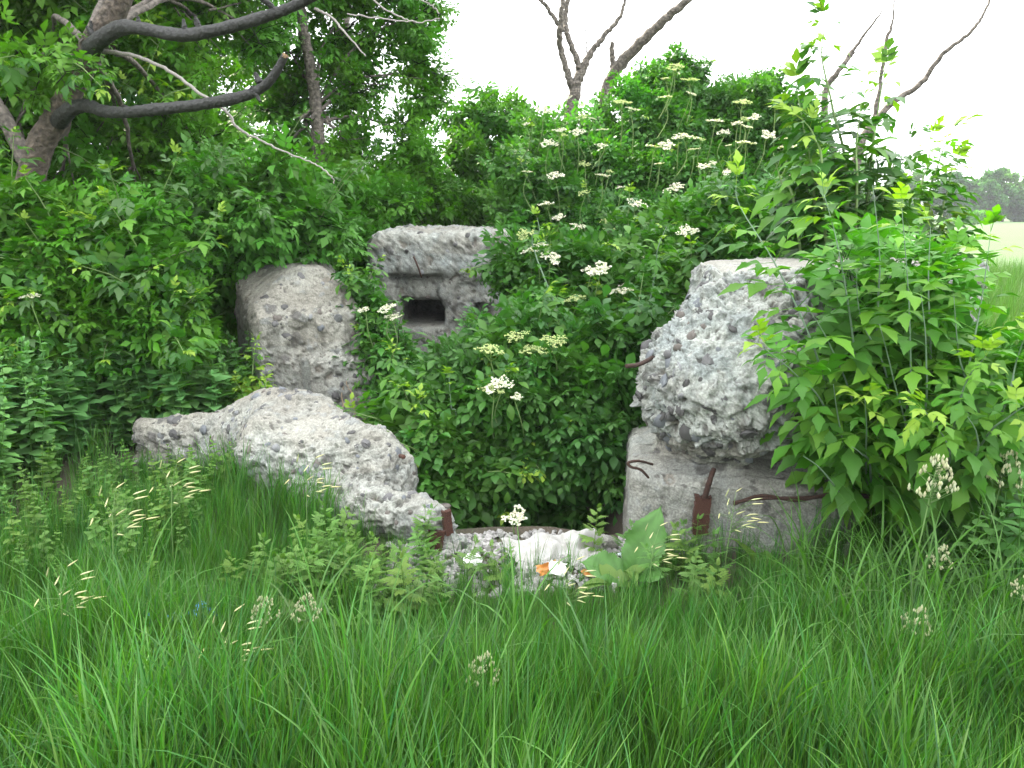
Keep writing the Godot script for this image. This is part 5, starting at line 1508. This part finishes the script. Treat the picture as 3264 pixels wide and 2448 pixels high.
func build_small() -> void:
	# rubble between the slab and the wall
	var chunks := []
	for k in 3:
		var s := float(k)
		var sdf := func(p: Vector3) -> float: return rbox(p.rotated(Vector3(1, 1, 0).normalized(), s), Vector3.ZERO, Vector3(0.09, 0.06, 0.07), 0.02)
		var look := func(_p: Vector3, _n: Vector3) -> Array: return [0.6, 0.15 + 0.25 * s, 0.6]
		chunks.append(fragment(sdf, Vector3(-0.15, -0.15, -0.15), Vector3(0.15, 0.15, 0.15), 0.03, 3, look)[0])
	for q in [[Vector3(0.663, 0.05, -3.718), 0.7, "grey concrete chunk against the foot of the broken wall"], [Vector3(0.468, 0.05, -3.86), 0.6, "brownish concrete chunk at the dark end of the crumpled cloth"],
			[Vector3(0.1, 0.06, -3.819), 0.3, "pale rubble lump at the pit's edge left of the crumpled cloth"], [Vector3(-0.014, 0.08, -3.788), 0.34, "largest pale rubble lump on the crest above the white cap"], [Vector3(-0.104, 0.1, -3.827), 0.3, "rubble lump on the crest between the slab's end and the pit"],
			[Vector3(-0.17, 0.12, -3.778), 0.26, "rubble lump touching the slab's rusty steel strip"], [Vector3(-0.233, 0.06, -3.695), 0.25, "small rubble lump left of the white cap"], [Vector3(-0.057, 0.05, -3.664), 0.2, "small rubble lump right of the white cap"], [Vector3(0.03, 0.03, -3.553), 0.22, "small rubble lump below the cloth's left corner"],
			[Vector3(-0.202, 0.03, -3.514), 0.2, "small rubble lump in front of the white cap"], [Vector3(-0.307, 0.05, -3.509), 0.24, "rubble lump among the pale weeds at the slab's end"], [Vector3(0.412, 0.05, -3.762), 0.22, "small rubble lump behind the smaller pale rag"], [Vector3(0.304, 0.05, -3.819), 0.2, "small rubble lump behind the middle of the crumpled cloth"]]:
		var p := part("rubble_chunk", chunks[rng.randi() % 3], M.concrete, self, Transform3D(Basis(unit(), R(0, TAU)).scaled(Vector3.ONE * q[1]), Vector3(q[0].x, maxf(ground(q[0].x, q[0].z), -0.1) + 0.05 * q[1], q[0].z)))
		tag(p, q[2], "rubble", "rubble on the gravel")
	# gravel
	var xf := []
	var cols := []
	for j in 1500:
		var x := R(-0.6, 0.62)
		var z := -R(3.35, 4.02)
		xf.append(Transform3D(Basis(unit(), R(0, TAU)).scaled(Vector3.ONE * R(0.006, 0.024)), Vector3(x, ground(x, z) + R(0.0, 0.012), z)))
		var v := R(0.7, 1.2)
		cols.append(Color(0.27 * v, 0.26 * v, 0.25 * v))
	var g := multi("gravel", pebbles[0], solid("gravel", 1, 1, 1, 0.9, null, 0, 1, true), xf, cols, self)
	tag(g, "loose grey gravel and concrete crumbs between slab and wall", "gravel", "", "stuff")
	# litter
	var c := part("crumpled_cloth", crumple(52, 40, Vector2(0.44, 0.34), 0.05, 3, 0.055), M.cloth, self, Transform3D(Basis(Vector3.UP, 0.3) * Basis(Vector3.RIGHT, 0.25), Vector3(0.217, 0.035, -3.671)))
	tag(c, "off-white crumpled cloth lying on the rubble between slab and wall", "cloth")
	c = part("crumpled_cloth", crumple(24, 16, Vector2(0.2, 0.16), 0.04, 8, 0.03), M.cloth, self, Transform3D(Basis(Vector3.UP, -0.5) * Basis(Vector3.RIGHT, 0.2), Vector3(0.382, 0.05, -3.57)))
	tag(c, "smaller pale rag at the right end of the crumpled cloth", "cloth")
	var st := st_new()
	for j in 16:
		var a0 := TAU * j / 16
		var a1 := TAU * (j + 1) / 16
		for r in 3:
			var r0 := [0.0, 0.02, 0.034][r] as float
			var r1 := [0.02, 0.034, 0.042][r] as float
			var y0 := [0.014, 0.011, 0.004][r] as float
			var y1 := [0.011, 0.004, -0.008][r] as float
			var w := Color.WHITE
			tri(st, Vector3(cos(a0) * r0, y0, sin(a0) * r0), Vector3(cos(a1) * r1, y1, sin(a1) * r1), Vector3(cos(a0) * r1, y1, sin(a0) * r1), w, w, w)
			tri(st, Vector3(cos(a0) * r0, y0, sin(a0) * r0), Vector3(cos(a1) * r0, y0, sin(a1) * r0), Vector3(cos(a1) * r1, y1, sin(a1) * r1), w, w, w)
	c = part("white_shell", done(st), M.white, self, Transform3D(Basis(Vector3.RIGHT, 0.35).scaled(Vector3(1.1, 1.1, 0.9)), Vector3(-0.18, 0.09, -3.541)))
	tag(c, "round white shell-like cap lying on the gravel", "cap")
	c = part("snack_wrapper", crumple(12, 8, Vector2(0.11, 0.05), 0.02, 15), M.orange, self, Transform3D(Basis(Vector3.UP, 0.6) * Basis(Vector3.RIGHT, 0.7), Vector3(0.158, 0.07, -3.475)))
	tag(c, "crumpled orange wrapper below the off-white cloth", "wrapper")
	c = part("paper_scrap", crumple(10, 8, Vector2(0.075, 0.06), 0.02, 19), M.white, self, Transform3D(Basis(Vector3.UP, -0.3) * Basis(Vector3.RIGHT, 0.8), Vector3(0.204, 0.085, -3.442)))
	tag(c, "white paper scrap beside the orange wrapper", "paper")
	c = part("snack_wrapper", crumple(10, 6, Vector2(0.06, 0.03), 0.015, 25), M.orange, self, Transform3D(Basis(Vector3.UP, -0.2) * Basis(Vector3.RIGHT, 0.5), Vector3(0.343, 0.06, -3.449)))
	tag(c, "small orange wrapper under the smaller rag", "wrapper")
	c = part("paper_scrap", crumple(8, 8, Vector2(0.06, 0.055), 0.02, 29), M.paper, self, Transform3D(Basis(Vector3.UP, 0.4) * Basis(Vector3.RIGHT, 0.9), Vector3(0.528, 0.06, -3.609)))
	tag(c, "pale blue paper scrap at the foot of the broken wall", "paper")
	c = part("plastic_bag", crumple(20, 14, Vector2(0.2, 0.16), 0.07, 33, 0.05), M.blue, self, Transform3D(Basis(Vector3.UP, 0.4) * Basis(Vector3.RIGHT, 0.7), Vector3(-1.186, 0.17, -2.72)))
	tag(c, "blue plastic bag half hidden in the grass at the left", "bag")
	# the big dock leaves before the wall
	var dock := thing("burdock_plant", Vector3(0.53, 0, -3.472), "low burdock with two huge ragged leaves before the broken wall", "plant")
	var bm := leaf_mat("burdock_leaf", 0.095, 0.235, 0.05, 0.5, 0.6)
	for q in [[Vector3(0.537, 0.033, -3.45), Vector3(0.652, 0.346, -3.5), 0.082, Vector3(-0.35, 0.35, 1)], [Vector3(0.537, 0.033, -3.45), Vector3(0.321, 0.132, -3.45), 0.075, Vector3(0.1, 1, 0.6)], [Vector3(0.532, 0.042, -3.42), Vector3(0.631, 0.135, -3.3), 0.06, Vector3(0, 1, 0.4)]]:
		st = st_new()
		var d: Vector3 = q[1] - q[0]
		_dock(st, Transform3D(frame(d, q[3].normalized()), q[0] - dock.position), d.length() * 1.05, q[2])
		tube(st, [Vector3(0, -0.02, 0), q[0] - dock.position], [0.008, 0.006], 5, Color(1.4, 1.3, 1.1), 0, false)
		part("leaf", done(st), bm, dock)
	# vetch fronds in the right foreground
	for q in [[Vector3(0.975, 0.189, -2.3), "pale vetch frond in the lower right grass, left of its neighbour"], [Vector3(1.195, 0.174, -2.25), "pale vetch frond at the bottom right of the grass"], [Vector3(1.069, 0.218, -2.6), "pale vetch frond below the arching grass clump"]]:
		var v := thing("vetch_plant", low(q[0]), q[1], "plant")
		for j in 5:
			st = st_new()
			var a := R(0, TAU)
			var tip: Vector3 = q[0] - v.position + Vector3(cos(a) * 0.14, R(-0.05, 0.05), sin(a) * 0.14)
			var s := smooth([Vector3.ZERO, Vector3(tip.x * 0.4, tip.y * 0.85, tip.z * 0.4), tip], [0.002, 0.0018, 0.001], 6)
			tube(st, s[0], s[1], 3, Color.WHITE, 0, false)
			for e in pairs_along(s[0], 0.016, 0.035, 0.55, Vector3.ZERO, 0.0):
				leaflet(st, e[0], e[1], e[1] * 0.16, LANCE, 0.1, 0.2, Color(1.3, 1.2, 1.3))
			part("frond", done(st), M.herb, v)

# a huge ragged leaf: pale midrib and side veins, ruffled toothed edge
func _dock(st: SurfaceTool, t: Transform3D, L: float, W: float) -> void:
	var nu := 12
	var nv := 40
	var g := []
	var cs := []
	var ph := R(0, 6)
	for j in nv + 1:
		var s := float(j) / nv
		var w := W * (0.22 + 0.9 * sin(PI * pow(s, 0.9))) * (1.0 - pow(s, 12.0))
		w *= 1.0 + 0.07 * sin(s * 31.0 + ph) + (0.05 if j % 2 else -0.05)
		for i in nu + 1:
			var u := 2.0 * i / nu - 1.0
			var a := absf(u)
			var y := 0.28 * w * a + 0.05 * L * sin(s * 13.0 + ph + signf(u)) * a * a * 0.7 - 0.16 * L * s * s
			var side := absf(fposmod((s - 0.22 * a) * 9.0, 1.0) - 0.5) * 2.0
			var rib := clampf(1.0 - a * 9.0, 0, 1)
			var vein := maxf(rib, clampf((side - 0.82) * 5.0, 0, 1) * (1.0 - a) * 0.8)
			g.append(t * Vector3(u * w, y - 0.004 * side * a, s * L * (1.0 - 0.04 * a)))
			cs.append(Color(1.0 + 1.1 * vein, 1.0 + 0.75 * vein, 1.0 + 1.6 * vein) * (0.9 + 0.12 * sin(s * 20.0 + u * 7.0)))
	for j in nv:
		for i in nu:
			var a := j * (nu + 1) + i
			tri(st, g[a], g[a + nu + 1], g[a + nu + 2], cs[a], cs[a + nu + 1], cs[a + nu + 2])
			tri(st, g[a], g[a + nu + 2], g[a + 1], cs[a], cs[a + nu + 2], cs[a + 1])

# a rusted strip: a box whose rim is eaten away and whose faces are pitted
func ragged(size: Vector3) -> ArrayMesh:
	var st := st_new()
	var nx := 8
	var ny := 14
	var front := []
	var back := []
	for j in ny + 1:
		for i in nx + 1:
			var u := 2.0 * i / nx - 1.0
			var v := 2.0 * j / ny - 1.0
			var e := maxf(absf(u), absf(v))
			var k := 1.0 - 0.16 * maxf(0.0, n_chip.get_noise_2d(u * 0.5 + 3.0, v * 0.7)) * e - 0.07 * absf(n_fine.get_noise_2d(u * 0.2, v * 0.3)) * e
			var z := 0.004 * n_fine.get_noise_2d(u * 0.12 + 7.0, v * 0.3)
			var bow := 0.02 * size.y * v * v
			front.append(Vector3(u * size.x * 0.5 * k, v * size.y * 0.5 * k, size.z * 0.5 + z + bow))
			back.append(Vector3(u * size.x * 0.5 * k, v * size.y * 0.5 * k, -size.z * 0.5 + bow))
	var w := Color.WHITE
	var row := nx + 1
	for j in ny:
		for i in nx:
			var a := j * row + i
			tri(st, front[a], front[a + row], front[a + row + 1], w, w, w)
			tri(st, front[a], front[a + row + 1], front[a + 1], w, w, w)
			tri(st, back[a], back[a + row + 1], back[a + row], w, w, w)
			tri(st, back[a], back[a + 1], back[a + row + 1], w, w, w)
	var rim := []
	for i in nx: rim.append(i)
	for j in ny: rim.append(j * row + nx)
	for i in nx: rim.append(ny * row + nx - i)
	for j in ny: rim.append((ny - j) * row)
	st.set_smooth_group(1)
	for k in rim.size():
		var a: int = rim[k]
		var b: int = rim[(k + 1) % rim.size()]
		tri(st, front[a], front[b], back[a], w, w, w)
		tri(st, front[b], back[b], back[a], w, w, w)
	return done(st)
